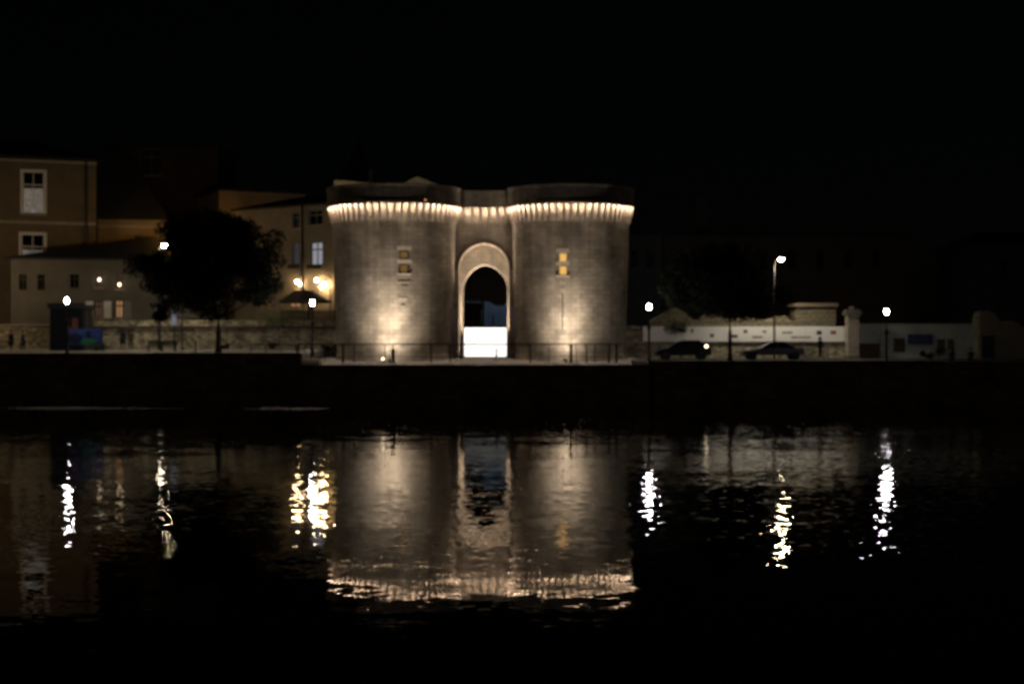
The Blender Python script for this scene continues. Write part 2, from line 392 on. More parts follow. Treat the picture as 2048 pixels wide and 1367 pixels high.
def round_tower(cx, cy, r0, r1, rc, win, slits, name, lit):
    """body with a real window opening; win = (angle centre, half angle, z0, z1, mullion z0, z1)"""
    ztop_body, zc = 14.6, 14.6
    ang = set(R(a) for a in range(-180, 181, 4))
    zs = {2.6, 3.1, 3.45, 5, 6, 7, 8, 9, 10, 11, 12, 13, 13.8, 14.75}
    holes = [(R(win[0]-win[1]), R(win[0]+win[1]), win[2], win[3]), (R(win[0]-win[1]), R(win[0]+win[1]), win[4], win[5])]
    for a, ha, z0, z1 in slits: holes.append((R(a-ha), R(a+ha), z0, z1))
    for h in holes: ang |= {h[0], h[1]}; zs |= {h[2], h[3]}
    ang = sorted(ang); zs = sorted(zs)
    ang = [a for i, a in enumerate(ang) if i == 0 or a - ang[i-1] > 1e-5]
    def rr(z):
        t = max(0, min(1, (z-3)/11.0)); return r0 + (r1-r0)*t + (.18*max(0, (3.5-z)/.5) if z < 3.46 else 0)
    def P(a, z, d=0):
        r = rr(z)-d; return (cx + r*math.sin(a), cy - r*math.cos(a), z)
    bm = bmesh.new(); uvl = bm.loops.layers.uv.new('UVMap')
    def face(pts, uvs):
        f = bm.faces.new([bm.verts.new(p) for p in pts])
        for l, u in zip(f.loops, uvs): l[uvl].uv = u
    for i in range(len(ang)-1):
        for j in range(len(zs)-1):
            a, a2, z, z2 = ang[i], ang[i+1], zs[j], zs[j+1]
            am, zm = (a+a2)/2, (z+z2)/2
            if any(h[0] < am < h[1] and h[2] < zm < h[3] for h in holes): continue
            face([P(a,z), P(a2,z), P(a2,z2), P(a,z2)], [(a*r1,z), (a2*r1,z), (a2*r1,z2), (a*r1,z2)])
    for h in holes:
        d = .35
        for (p, q) in (((h[0],h[2]),(h[1],h[2])), ((h[1],h[2]),(h[1],h[3])), ((h[1],h[3]),(h[0],h[3])), ((h[0],h[3]),(h[0],h[2]))):
            face([P(*p), P(*q), P(*q, d), P(*p, d)], [(p[0]*r1,p[1]),(q[0]*r1,q[1]),(q[0]*r1+.3,q[1]),(p[0]*r1+.3,p[1])])
    bmesh.ops.remove_doubles(bm, verts=bm.verts, dist=1e-4)
    bmesh.ops.recalc_face_normals(bm, faces=bm.faces)
    me = bpy.data.meshes.new('tower'); bm.to_mesh(me); bm.free(); me.materials.append(M['tower'])
    tw = link('tower', me, gate)
    # slit backs
    for h in holes[2:]:
        part('arrow_slit', MB().quad(P(h[0], h[2], .34), P(h[1], h[2], .34), P(h[1], h[3], .34), P(h[0], h[3], .34)), M['slate'], tw)
    # panes, frame bars, lintels
    w = tw
    for h in holes[:2]:
        part('window_pane', MB().quad(P(h[0], h[2], .3), P(h[1], h[2], .3), P(h[1], h[3], .3), P(h[0], h[3], .3)), lit, tw)
        fr = MB(); am = (h[0]+h[1])/2; hw = rr(h[2])*math.sin((h[1]-h[0])/2)
        Mx = Matrix.Translation((cx, cy, 0)) @ Matrix.Rotation(am, 4, 'Z')
        r = rr(h[2])
        t = .05 if lit.name.startswith('amber') else .1
        fr.box(-hw+.01, -hw+.01+t, -r+.19, -r+.25, h[2]+.01, h[3]-.01, Mx); fr.box(hw-.01-t, hw-.01, -r+.19, -r+.25, h[2]+.01, h[3]-.01, Mx)
        fr.box(-hw+t+.01, hw-t-.01, -r+.19, -r+.25, h[2]+.01, h[2]+.01+t, Mx); fr.box(-hw+t+.01, hw-t-.01, -r+.19, -r+.25, h[3]-.01-t, h[3]-.01, Mx)
        part('window_frame', fr, M['dark_metal'], tw)
        part('lintel', MB().box(-hw-.16, hw+.16, -r-.04, -r+.1, h[3]+.005, h[3]+.3, Mx), M['trim'], tw)
    z0 = min(h[2] for h in holes[:2]); Mx = Matrix.Translation((cx, cy, 0)) @ Matrix.Rotation(R(win[0]), 4, 'Z')
    part('sill', MB().box(-.5, .5, -rr(z0)-.08, -rr(z0)+.1, z0-.13, z0-.005, Mx), M['trim'], tw)
    # parapet ring: outer wall, top, underside
    bm = bmesh.new(); uvl = bm.loops.layers.uv.new('UVMap')
    n = 72
    prof = [(r1-.02, zc), (rc-.03, zc), (rc-.03, zc-.06), (rc+.01, zc-.06), (rc+.03, zc+.04), (rc+.03, zc+.16), (rc, zc+.2), (rc, 15.85), (rc+.06, 15.88), (rc+.06, 16.02), (rc-.5, 16.02), (rc-.5, 14.85), (0.01, 14.85)]
    dist = [0]
    for i in range(1, len(prof)): dist.append(dist[-1] + math.dist(prof[i], prof[i-1]))
    for k in range(n):
        a, a2 = 2*math.pi*k/n, 2*math.pi*(k+1)/n
        for i in range(len(prof)-1):
            (ra, za), (rb, zb) = prof[i], prof[i+1]
            f = bm.faces.new([bm.verts.new((cx+rq*math.sin(aq), cy-rq*math.cos(aq), zq)) for rq, aq, zq in ((ra,a,za),(ra,a2,za),(rb,a2,zb),(rb,a,zb))])
            for l, u in zip(f.loops, ((a*rc,dist[i]),(a2*rc,dist[i]),(a2*rc,dist[i+1]),(a*rc,dist[i+1]))): l[uvl].uv = u
    bmesh.ops.remove_doubles(bm, verts=bm.verts, dist=1e-4)
    bmesh.ops.recalc_face_normals(bm, faces=bm.faces)
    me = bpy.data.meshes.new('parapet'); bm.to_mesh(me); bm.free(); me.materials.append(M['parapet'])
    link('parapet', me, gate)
    return rr

def corbel_mesh(depth):
    """three stepped rolls, deepest at the top; local y from wall (0) outward (-)"""
    d = depth
    prof = [(.12, 13.32), (-.05, 13.32), (-.09, 13.38)]
    for k in range(3):
        z0 = 13.4 + k*.4; y0 = -.08 - (d-.1)*(k)/3; y1 = -.08 - (d-.1)*(k+1)/3
        for t in (0, .35, .7, 1):
            prof.append((y0 + (y1-y0)*math.sin(t*math.pi/2), z0 + .35*t))
        prof.append((y1, z0+.4))
    prof = [p for p in prof if p[1] <= 14.6]
    prof += [(-d+.02, 14.598), (.12, 14.598)]
    b = MB(); w = .11
    a = [b.bm.verts.new((-w, y, z)) for y, z in prof]; c = [b.bm.verts.new((w, y, z)) for y, z in prof]
    b.bm.faces.new(a); b.bm.faces.new(list(reversed(c)))
    for i in range(len(prof)): b.bm.faces.new((a[i], c[i], c[(i+1)%len(prof)], a[(i+1)%len(prof)]))
    return b.mesh('corbel', M['corbel_stone'])
def lamp_mesh():
    b = MB(); b.box(-.07, .07, -.04, .05, 14.584, 14.594)
    return b.mesh('cornice_lamp', M['cornice_glow'])

TL = (X(790, DC), DC, 4.40, 4.81, 5.20)
TR = (X(1140, DC), DC, 4.25, 4.55, 4.92)
rl = round_tower(*TL, (13.3, 4.6, 10.45, 11.12, 9.42, 10.14), [(14, 3.2, 8.5, 8.62), (12, 2, 7.05, 7.2)], 'left', M['amber_dim'])
rt = round_tower(*TR, (-9.3, 4.1, 10.25, 10.95, 9.28, 10.0), [(-9.8, .55, 5.3, 8.0)], 'right', M['amber_pane'])
cm_l, cm_r, lm = corbel_mesh(.38), corbel_mesh(.36), lamp_mesh()
nl = bpy.data.lights.new('cornice_beam', 'SPOT'); nl.energy = 95; nl.spot_size = R(78); nl.spot_blend = 1
nl.color = (1, .76, .56); nl.shadow_soft_size = .02
def beam(x, y, a):
    o = bpy.data.objects.new('cornice_beam', nl); COL.objects.link(o); o.parent = gate
    o.location = (x, y, 14.57); o.rotation_euler = (R(10), 0, a)
def crown(T, cme, N, a_from, a_to):
    cx, cy, r0, r1, rc = T
    for k in range(N):
        a = R(a_from + (a_to-a_from)*k/(N-1))
        r = r1 - .03
        o = link('corbel', cme, gate); o.location = (cx + r*math.sin(a), cy - r*math.cos(a), 0); o.rotation_euler = (0, 0, a)
        if k < N-1:
            a2 = a + R((a_to-a_from)/(N-1)/2); r = rc - .14
            o = link('cornice_lamp', lm, gate); o.location = (cx + r*math.sin(a2), cy - r*math.cos(a2), 0); o.rotation_euler = (0, 0, a2)
            beam(cx + r*math.sin(a2), cy - r*math.cos(a2), a2)
crown(TL, cm_l, 31, -100, 84)
crown(TR, cm_r, 30, -84, 100)
# small carved ledges on the towers
for T, a, z, w, h in ((TL, 13, 8.68, .45, .14), (TL, 12, 7.4, .3, .22), (TR, -9.8, 8.15, .2, .16)):
    Mx = Matrix.Translation((T[0], T[1], 0)) @ Matrix.Rotation(R(a), 4, 'Z')
    r = T[2] + (T[3]-T[2])*(z-3)/11
    part('stone_ledge', MB().box(-w, w, -r-.05, -r+.05, z, z+h, Mx), M['corbel_stone'], gate)

# curtain wall over the gate, with the deep pointed arch
def arch_pts(cx, half, zs, rise, n=14):
    Rr = (half*half + rise*rise)/(2*half)
    pts = []
    th = math.asin(min(1, rise/Rr))
    for k in range(n+1):            # left springing up to the apex
        t = th*k/n
        pts.append((cx - half + Rr - Rr*math.cos(t), zs + Rr*math.sin(t)))
    right = [(2*cx - x, z) for x, z in reversed(pts[:-1])]
    return pts + right
def arch_wall(x0, x1, zb, zt, cx, half, zs, rise, y0, y1):
    b = MB(); A = [(cx-half, zb)] + arch_pts(cx, half, zs, rise) + [(cx+half, zb)]
    mid = len(A)//2
    for y, flip in ((y0, 0), (y1, 1)):
        # strips from the arch line to the outline
        def V(p): return (p[0], y, p[1])
        b.quad(V((x0, zb)), V(A[0]), V(A[1]), V((x0, A[1][1])))
        b.quad(V(A[-1]), V((x1, zb)), V((x1, A[-2][1])), V(A[-2]))
        for i in range(1, mid):
            b.quad(V((x0, A[i][1])), V(A[i]), V(A[i+1]), V((x0, A[i+1][1])))
        for i in range(mid, len(A)-2):
            b.quad(V(A[i]), V((x1, A[i][1])), V((x1, A[i+1][1])), V(A[i+1]))
        b.quad(V((x0, A[mid][1])), V((x1, A[mid][1])), V((x1, zt)), V((x0, zt)))
    for i in range(len(A)-1):       # soffit and jambs
        b.quad((A[i][0], y0, A[i][1]), (A[i+1][0], y0, A[i+1][1]), (A[i+1][0], y1, A[i+1][1]), (A[i][0], y1, A[i][1]))
    for (p, q) in (((x0,zb),(x0,zt)),((x0,zt),(x1,zt)),((x1,zt),(x1,zb))):
        b.quad((p[0],y0,p[1]),(q[0],y0,q[1]),(q[0],y1,q[1]),(p[0],y1,p[1]))
    bmesh.ops.remove_doubles(b.bm, verts=b.bm.verts, dist=1e-4)
    return b
gx = X(968, 108.8); sc = F/108.8
part('gate_wall', arch_wall(gx-2.75, gx+2.75, 2.7, 14.6, gx, 1.93, Z(539, 108.8), 1.99, 108.8, 110.2), M['ashlar'], gate)
gx2 = X(970.5, 110.2)
part('inner_wall', arch_wall(gx2-2.2, gx2+2.2, 2.7, 13.5, gx2, 1.72, Z(580, 110.2), 2.0, 110.21, 112.3), M['ashlar'], gate)
# passage sides, ceiling and far lintel
part('passage', MB().box(gx2-2.6, gx2-1.85, 112.31, 118, 2.7, 12).box(gx2+1.85, gx2+2.6, 112.31, 118, 2.7, 12)
     .box(gx2-1.85, gx2+1.85, 112.31, 118, 10.9, 11.4), M['ashlar'], gate)
lint = [(gx2-1.84, Z(601, 117)), (gx2+.15, Z(603, 117)), (gx2+.75, Z(611, 117)), (gx2+1.35, Z(611, 117)), (gx2+1.84, Z(600, 117)), (gx2+1.84, 10.89), (gx2-1.84, 10.89)]
part('rear_arch', MB().prism(lint, 117, 117.5), M['slate'], gate)
# hood mould, its dark colour paints in the shade ring round the arch
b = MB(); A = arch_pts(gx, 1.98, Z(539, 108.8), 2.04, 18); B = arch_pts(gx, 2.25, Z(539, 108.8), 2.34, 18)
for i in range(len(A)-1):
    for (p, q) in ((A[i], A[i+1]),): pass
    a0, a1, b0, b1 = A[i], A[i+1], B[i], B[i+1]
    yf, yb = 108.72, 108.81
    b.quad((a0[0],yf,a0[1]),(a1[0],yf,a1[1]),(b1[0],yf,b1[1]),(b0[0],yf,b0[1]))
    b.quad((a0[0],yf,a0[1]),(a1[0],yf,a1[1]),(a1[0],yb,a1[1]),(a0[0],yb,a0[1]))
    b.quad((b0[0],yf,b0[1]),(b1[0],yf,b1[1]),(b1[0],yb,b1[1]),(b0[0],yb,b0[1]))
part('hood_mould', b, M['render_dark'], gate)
# crown over the gate
yp = 108.35
part('gate_parapet', MB().box(gx-1.9, gx+1.95, yp, yp+.5, 14.602, 15.72).box(gx-1.9, gx+1.95, yp-.01, yp+.028, 14.54, 14.601).box(gx-1.9, gx+1.95, yp-.05, yp+.55, 15.72, 15.84), M['ashlar'], gate)
g0, g1 = X(928, 108.6), X(1011, 108.6)
for k in range(6):
    x = g0 + (g1-g0)*k/5
    o = link('corbel', cm_r, gate); o.location = (x, 108.74, 0)
    if k < 5:
        o = link('cornice_lamp', lm, gate); o.location = (x+(g1-g0)/10, 108.55, 0); beam(x+(g1-g0)/10, 108.55, 0)
# tower-top roofs: a low conical cap in pale stone, a sloping pale wall, a chimney
yr = DC + 1
cx0 = X(837, yr)
part('gable_wall', MB().prism([(X(795,yr), 14.86), (X(795,yr), Z(373,yr)), (X(834,yr), Z(352.5,yr)), (X(886,yr), Z(373,yr)), (X(886,yr), 14.86)], yr, yr+.4), M['trim'], gate)
y2 = DC + .2
part('gable_wall', MB().prism([(X(668,y2), 14.9), (X(668,y2), Z(359.5,y2)), (X(748,y2), Z(366.5,y2)), (X(748,y2), 14.9)], y2, y2+.4), M['trim'], gate)
part('chimney', MB().box(X(736,y2+2), X(745,y2+2), y2+2, y2+2.5, 14.9, Z(337,y2+2)), M['render_dark'], gate)

# ------------------------------------------------------------------ floodlights on the ground
def spot(parent, loc, target, energy, size, blend=1, col=(1,.86,.68), rad=.12, nm='spot'):
    l = bpy.data.lights.new(nm, 'SPOT'); l.energy = energy; l.spot_size = R(size); l.spot_blend = blend
    l.color = col; l.shadow_soft_size = rad
    o = bpy.data.objects.new(nm, l); COL.objects.link(o); o.parent = parent; o.location = loc
    base = Vector(parent.matrix_basis.translation) if parent else Vector((0,0,0))
    d = Vector(target) - (base + Vector(loc))
    o.rotation_euler = d.to_track_quat('-Z', 'Y').to_euler()
    return o
def floodlight(x, y, z, label, target, energy, size, col=(1,.86,.68), wide=0, high=None):
    t = thing('floodlight', label, 'floodlight', (x, y, z), group='floodlights on the ground')
    part('base', MB().box(-.15, .15, -.12, .12, 0, .04), M['dark_metal'], t)
    part('housing', MB().lathe([(.02, .06), (.1, .07), (.15, .2), (.16, .27), (.14, .27), (.13, .21), (.02, .2)], (0, 0), 16), M['dark_metal'], t, True)
    part('lens', MB().lathe([(.001, .235), (.125, .235)], (0, 0), 16), M['uplight_glow'], t)
    if energy: spot(t, (0, 0, .33), target, energy, size, col=col)
    if high: spot(t, (0, 0, .33), high[:3], high[3], 58, col=col)
    if wide: spot(t, (0, 0, .33), (x+.1, y+1.75, z+1.9), wide, 150, col=col)
    return t
floodlight(X(778,102.9), 102.9, 2.88, 'small floodlight at the foot of the left tower', (X(784,105.2), 104.9, 6.5), 1800, 116, col=(1,.85,.71), wide=600, high=(X(785,105.2), 104.9, 8.0, 3600))
floodlight(X(1131,103.1), 103.1, 2.88, 'small floodlight at the foot of the right tower', (X(1134,105.3), 105.1, 6.5), 1500, 116, col=(1,.85,.71), wide=500, high=(X(1137,105.3), 105.1, 7.8, 3000))
floodlight(X(921,109.3)-.0, 109.15, 3.05, 'floodlight inside the gate arch against its left jamb', (gx+.1, 110.0, 10.8), 10000, 60, col=(1,.80,.62))
floodlight(X(1016,109.3), 109.15, 3.05, 'floodlight inside the gate arch against its right jamb', (gx-.1, 110.0, 10.8), 10000, 60, col=(1,.80,.62))
# bright projector seen on the terrace
t = thing('projector', 'small round projector on the terrace facing the river, left of the gate', 'projector', (X(766,102.5), 102.5, 2.85))
part('housing', MB().tube([(0, .16, .3), (0, -.02, .3)], [.1, .13], 14), M['dark_metal'], t)
part('bracket', MB().box(-.05, .05, .03, .09, 0, .2), M['dark_metal'], t)
part('lens', MB().tube([(0, -.022, .3), (0, -.03, .3)], [.1, .1], 14), M['small_glow'], t)
# lamp hidden on the tower roof that lights the pale cap
for px, l in ((832, 'small lamp on the roof walk in front of the little lit gable'), (690, 'small lamp on the roof walk at the left end of the left tower')):
    t = thing('roof_lamp', l, 'lamp', (X(px,108), 108, 14.86))
    part('post', MB().tube([(0,0,0),(0,0,.55)], .03), M['dark_metal'], t)
    part('bulb', MB().ball((0,0,.62), .055), M['lamp_warm'], t)
t = thing('marker_lamp', 'tiny orange lamp on the parapet of the left tower', 'lamp', (X(850,104.4), TL[1]-math.sqrt(5.24**2-(X(850,104.4)-TL[0])**2)-.03, Z(400,104.4)))
part('bulb', MB().ball((0,0,.06), .07), emit('orange_bulb', (1,.4,.15), .9), t)
part('bracket', MB().box(-.03,.03,0,.06,-.03,.0), M['dark_metal'], t)

# ------------------------------------------------------------------ bright light box in the gate, deep louvres added to keep its glow off the water
x0, x1 = X(928, 107.8), X(1013, 107.8); z0, z1 = Z(713, 107.8), Z(655, 107.8)
t = thing('light_box', 'glaring white light box standing in front of the gate arch', 'light box', ((x0+x1)/2, 107.8, z0-.08))
w = (x1-x0)/2; h = z1-z0
part('feet', MB().box(-w, -w+.15, .2, .9, 0, .08).box(w-.15, w, .2, .9, 0, .08), M['dark_metal'], t)
part('casing', MB().box(-w-.04, -w, 0, 1.0, .08, .08+h).box(w, w+.04, 0, 1.0, .08, .08+h).box(-w-.04, w+.04, 0, 1.0, .08+h, .12+h)
     .box(-w-.04, w+.04, .0, 1.0, .08-.04, .08).box(-w-.04, w+.04, 1.0, 1.04, .08, .08+h), M['dark_metal'], t)
part('glowing_face', MB().quad((-w, .86, .08), (w, .86, .08), (w, .86, .08+h), (-w, .86, .08+h)), M['panel_glow'], t)
b = MB(); n = 38
for k in range(1, n): b.box(-w, w, .02, .84, .08+h*k/n-.002, .08+h*k/n+.002)
o = part('added_louvre', b, M['dark_metal'], t); o['kind'] = 'stuff'
# bollards
def bollard_proto():
    t = thing('bollard', 'x', 'bollard', group='bollards by the gate')
    part('post', MB().lathe([(.09, 0), (.09, .06), (.06, .1), (.055, .82), (.075, .84), (.075, .9), (.001, .94)], (0,0), 14), M['dark_metal'], t, True)
    part('white_band', MB().lathe([(.072, .66), (.075, .67), (.075, .77), (.072, .78)], (0,0), 14), M['white_paint'], t)
    part('white_band', MB().lathe([(.095, .07), (.098, .08), (.098, .2), (.095, .21)], (0,0), 14), M['white_paint'], t)
    return t
bp = bollard_proto(); used = []
for px, D, l in ((915, 105, 'dark bollard with white bands left of the glaring light box'),
                 (993, 104.5, 'thin dark bollard standing in front of the glaring light box')):
    place(bp, used, (X(px, D), D, 2.95), l)
# banners beside the arch
for px, D, y0_, y1_, l in ((906, 108.1, 617, 694, 'long dark banner hanging left of the gate arch'), (1028, 108.1, 617, 673, 'shorter dark banner hanging right of the gate arch')):
    D = 107.2 if px < 1000 else 107.6
    t = thing('hanging_banner', l, 'banner', (X(px, D), D, Z(y1_, D)), group='banners beside the gate')
    hh = (y1_-y0_)*D/F
    b = MB(); n = 14
    for k in range(n):
        za, zb = hh*k/n, hh*(k+1)/n
        ya, yb = .03*math.sin(k*.9), .03*math.sin((k+1)*.9)
        b.quad((-.22, ya, za), (.22, ya+.02, za), (.22, yb+.02, zb), (-.22, yb, zb))
    o = part('cloth', b, M['canvas'], t); md = o.modifiers.new('solid', 'SOLIDIFY'); md.thickness = .01
    part('rod', MB().tube([(-.26, 0, hh+.02), (.26, 0, hh+.02)], .02), M['dark_metal'], t)
    part('bracket', MB().tube([(0, 0, hh+.02), (0, 1.0, hh+.06)], .02), M['dark_metal'], t)

# ------------------------------------------------------------------ facades
class Facade:
    """a house whose front runs between two photo columns at given distances"""
    def __init__(s, name, label, cat, pl, Dl, pr, Dr, zb, zt, depth, wall, group=None):
        s.P0 = Vector((X(pl, Dl), Dl)); s.P1 = Vector((X(pr, Dr), Dr))
        d = s.P1 - s.P0; s.L = d.length; s.d = d/s.L
        s.rz = math.atan2(d.y, d.x)
        s.t = thing(name, label, cat, (s.P0.x, s.P0.y, zb), s.rz, group)
        s.zb, s.h, s.depth, s.wall = zb, zt-zb, depth, wall
        s.open = []
    def u(s, px):
        k = (px-1024)/F
        # P0.x + u dx = k (P0.y + u dy)
        return (k*s.P0.y - s.P0.x)/(s.d.x - k*s.d.y)
    def D(s, px): return s.P0.y + s.u(px)*s.d.y
    def z(s, py, px): return Z(py, s.D(px)) - s.zb
    def rect(s, x0, x1, y0, y1):
        xm = (x0+x1)/2
        return (s.u(x0), s.u(x1), s.z(y1, xm), s.z(y0, xm))
    def window(s, x0, x1, y0, y1, kind='dark', cross=True, sill=True, framem='grey_paint', head=False):
        r = s.rect(x0, x1, y0, y1); s.open.append(r); s._win(r, kind, cross, sill, framem, head)
    def _win(s, r, kind, cross, sill, framem, head):
        u0, u1, a, b_ = r
        t = .13 if kind == 'curtain' else .07; y = .14
        b = MB()
        b.box(u0, u0+t, y, y+.06, a, b_).box(u1-t, u1, y, y+.06, a, b_).box(u0+t, u1-t, y, y+.06, a, a+t).box(u0+t, u1-t, y, y+.06, b_-t, b_)
        if cross:
            um = (u0+u1)/2; zc = a + (b_-a)*.68
            b.box(um-.035, um+.035, y, y+.06, a+t, zc-.05).box(um-.035, um+.035, y, y+.06, zc+.05, b_-t)
            b.box(u0+t, u1-t, y, y+.06, zc-.05, zc+.05)
        w = part('window', b, M[framem], s.t)
        m = {'dark':'glass', 'curtain':'glass'}.get(kind, kind)
        part('pane', MB().quad((u0, y+.1, a), (u1, y+.1, a), (u1, y+.1, b_), (u0, y+.1, b_)), M[m], w)
        if kind == 'curtain':
            c = MB(); n = 18; zc = a + (b_-a)*.6
            for k in range(n):
                ua, ub = u0+t+(u1-u0-2*t)*k/n, u0+t+(u1-u0-2*t)*(k+1)/n
                c.quad((ua, y+.075+.012*(k%2), a+t), (ub, y+.075+.012*((k+1)%2), a+t), (ub, y+.075+.012*((k+1)%2), zc), (ua, y+.075+.012*(k%2), zc))
            um = (u0+u1)/2
            part('muntin', MB().box(um-.03, um+.03, .10, .135, a+t, zc).box(u0+t, u1-t, .10, .135, a+(zc-a)*.5-.02, a+(zc-a)*.5+.02), M[framem], w)
            part('curtain', c, M['curtain_lit'], w)
        if sill: part('sill', MB().box(u0-.12, u1+.12, -.1, .13, a-.14, a-.002), M['trim'], w)
        if kind == 'curtain':
            part('surround', MB().box(u0-.16, u0, -.05, -.002, a, b_+.12).box(u1, u1+.16, -.05, -.002, a, b_+.12).box(u0, u1, -.05, -.002, b_, b_+.12), M['white_paint'], w)
        if head: part('lintel', MB().box(u0-.15, u1+.15, -.05, .0-.002, b_+.002, b_+.28), M['trim'], w)
    def build(s, wallname='front_wall'):
        us = sorted({0, s.L} | {v for r in s.open for v in r[:2]})
        zs = sorted({0, s.h} | {v for r in s.open for v in r[2:]})
        b = MB()
        for i in range(len(us)-1):
            for j in range(len(zs)-1):
                um, zm = (us[i]+us[i+1])/2, (zs[j]+zs[j+1])/2
                if any(r[0] < um < r[1] and r[2] < zm < r[3] for r in s.open): continue
                b.quad((us[i], 0, zs[j]), (us[i+1], 0, zs[j]), (us[i+1], 0, zs[j+1]), (us[i], 0, zs[j+1]))
        for u0, u1, a, c in s.open:
            for p, q in (((u0,a),(u1,a)),((u1,a),(u1,c)),((u1,c),(u0,c)),((u0,c),(u0,a))):
                b.quad((p[0],0,p[1]),(q[0],0,q[1]),(q[0],.25,q[1]),(p[0],.25,p[1]))
        bmesh.ops.remove_doubles(b.bm, verts=b.bm.verts, dist=1e-4)
        part(wallname, b, s.wall, s.t)
        b = MB()
        b.quad((0,0,0),(0,s.depth,0),(0,s.depth,s.h),(0,0,s.h)).quad((s.L,0,0),(s.L,s.depth,0),(s.L,s.depth,s.h),(s.L,0,s.h))
        b.quad((0,s.depth,0),(s.L,s.depth,0),(s.L,s.depth,s.h),(0,s.depth,s.h)).quad((0,.25,s.h-.01),(s.L,.25,s.h-.01),(s.L,s.depth,s.h-.01),(0,s.depth,s.h-.01))
        part('side_wall', b, s.wall, s.t)
        return s
    def roof(s, rise, over=.4, u_a=None, u_b=None, m='tile'):
        """hipped: ridge from u_a to u_b at mid depth"""
        L, d, h = s.L, s.depth, s.h
        if u_a is None: u_a = 0
        if u_b is None: u_b = L
        e = over; z = h + .02
        c = [(-e,-e,z),(L+e,-e,z),(L+e,d+e,z),(-e,d+e,z)]
        ra, rb = (u_a, d/2, z+rise), (u_b, d/2, z+rise)
        b = MB()
        b.bm.faces.new([b.bm.verts.new(p) for p in (c[0], c[1], rb, ra)])
        b.bm.faces.new([b.bm.verts.new(p) for p in (c[2], c[3], ra, rb)])
        b.bm.faces.new([b.bm.verts.new(p) for p in (c[1], c[2], rb)])
        b.bm.faces.new([b.bm.verts.new(p) for p in (c[3], c[0], ra)])
        for i in range(4):
            p, q = c[i], c[(i+1)%4]
            b.quad(p, q, (q[0], q[1], q[2]-.15), (p[0], p[1], p[2]-.15))
        b.quad(*[(p[0], p[1], p[2]-.15) for p in c])
        bmesh.ops.remove_doubles(b.bm, verts=b.bm.verts, dist=1e-4)
        part('roof', b, M[m], s.t)
    def band(s, py, px, h, proud=.08, name='string_course', m='trim', u0=None, u1=None):
        z = s.z(py, px)
        part(name, MB().box(0 if u0 is None else u0, s.L if u1 is None else u1, -proud, -.002, z-h/2, z+h/2), M[m], s.t)
    def pipe(s, px, y0, y1):
        u = s.u(px)
        part('drainpipe', MB().tube([(u, -.12, s.z(y0, px)), (u, -.12, s.z(y1, px))], .09, 8), M['dark_metal'], s.t)
M['curtain_lit'] = mat('curtain_backlit', (.5, .48, .46), .95, noise=.5, nscale=3)
M['curtain_lit'].node_tree.nodes['Principled BSDF'].inputs['Emission Color'].default_value = (1, .93, .85, 1)
M['curtain_lit'].node_tree.nodes['Principled BSDF'].inputs['Emission Strength'].default_value = .07

# tall house at the left edge
hA = Facade('townhouse', 'tall plain townhouse at the left edge with white framed curtained windows', 'house', -260, 119.6, 193, 126, 3.5, Z(322, 126), 9, M['townhouse'])
hA.window(45, 90, 342, 428, 'curtain', framem='white_paint')
hA.window(42, 90, 467, 548, 'curtain', framem='white_paint')
hA.window(-120, -66, 338, 424, 'curtain', framem='white_paint')
hA.window(-120, -66, 464, 546, 'curtain', framem='white_paint')
hA.build(); hA.roof(2.0, .35, 4, hA.L-5, 'slate')
hA.band(322, 150, .5, .12, 'cornice'); hA.band(447, 150, .25, .1); hA.pipe(173, 324, 640)
u = hA.u(68); part('table_lamp', MB().ball((u, .19, hA.z(422, 68)), .1, (1, .2, 1.5)), M['white_pane'], hA.t)
# wing with the steep dark roof
hB = Facade('house_wing', 'low wing lit amber under a steep dark roof beside the tall townhouse', 'house', 196, 128.5, 331, 129.5, 3.2, Z(437, 129), 9, M['render_warm'])
hB.window(268, 284, 470, 500, 'dark')
hB.build(); hB.band(453, 260, .22); hB.roof(6.2, .2, .2, 2.5, 'slate')
# tall brown block behind
hC = Facade('tower_block', 'tall dim brown block behind the wing with one cross barred window', 'building', 215, 150, 437, 150, 3.2, Z(295, 150), 10, M['render_dark'])
hC.window(282, 323, 298, 350, 'dark', framem='render_warm'); hC.build()
part('roof', MB().box(-.2, hC.L+.2, -.2, 10.2, hC.h+.002, hC.h+.2), M['slate'], hC.t)
# gable further right
hG = Facade('distant_house', 'distant house with an amber lit eave above the dark tree', 'house', 438, 142, 610, 146, 3.2, Z(379, 142), 8, M['render_warm'])
hG.build(); hG.band(383, 480, .35, .15, 'cornice'); hG.roof(.5, .3, 2, hG.L-2, 'slate')
# low two storey house with hipped roof
hD = Facade('low_house', 'low two storey house with wide dark hipped roof and two bare bulbs upstairs', 'house', 22, 119, 440, 121, 3.5, Z(517, 120), 8, M['render_grey'])
for x0, x1, y0, y1, k in ((192, 206, 548, 574, 'warm_dim'), (232, 246, 548, 577, 'warm_dim'), (189, 206, 602, 634, 'warm_dim'), (231, 246, 600, 635, 'warm_pane'),
                          (140, 158, 548, 576, 'dark'), (75, 90, 548, 580, 'dark'), (38, 54, 548, 580, 'dark'), (318, 334, 560, 590, 'dark'), (372, 388, 560, 590, 'dark')):
    hD.window(x0, x1, y0, y1, k, framem='wood', sill=k != 'dark')
for x0 in (172, 208, 248): part('shutter', MB().box(hD.u(x0), hD.u(x0+15), -.06, -.01, hD.z(636, x0), hD.z(602, x0)), M['white_paint'] if x0 < 240 else M['grey_paint'], hD.t)
hD.build(); hD.roof(2.15, .45, hD.u(283), hD.u(296), 'slate')
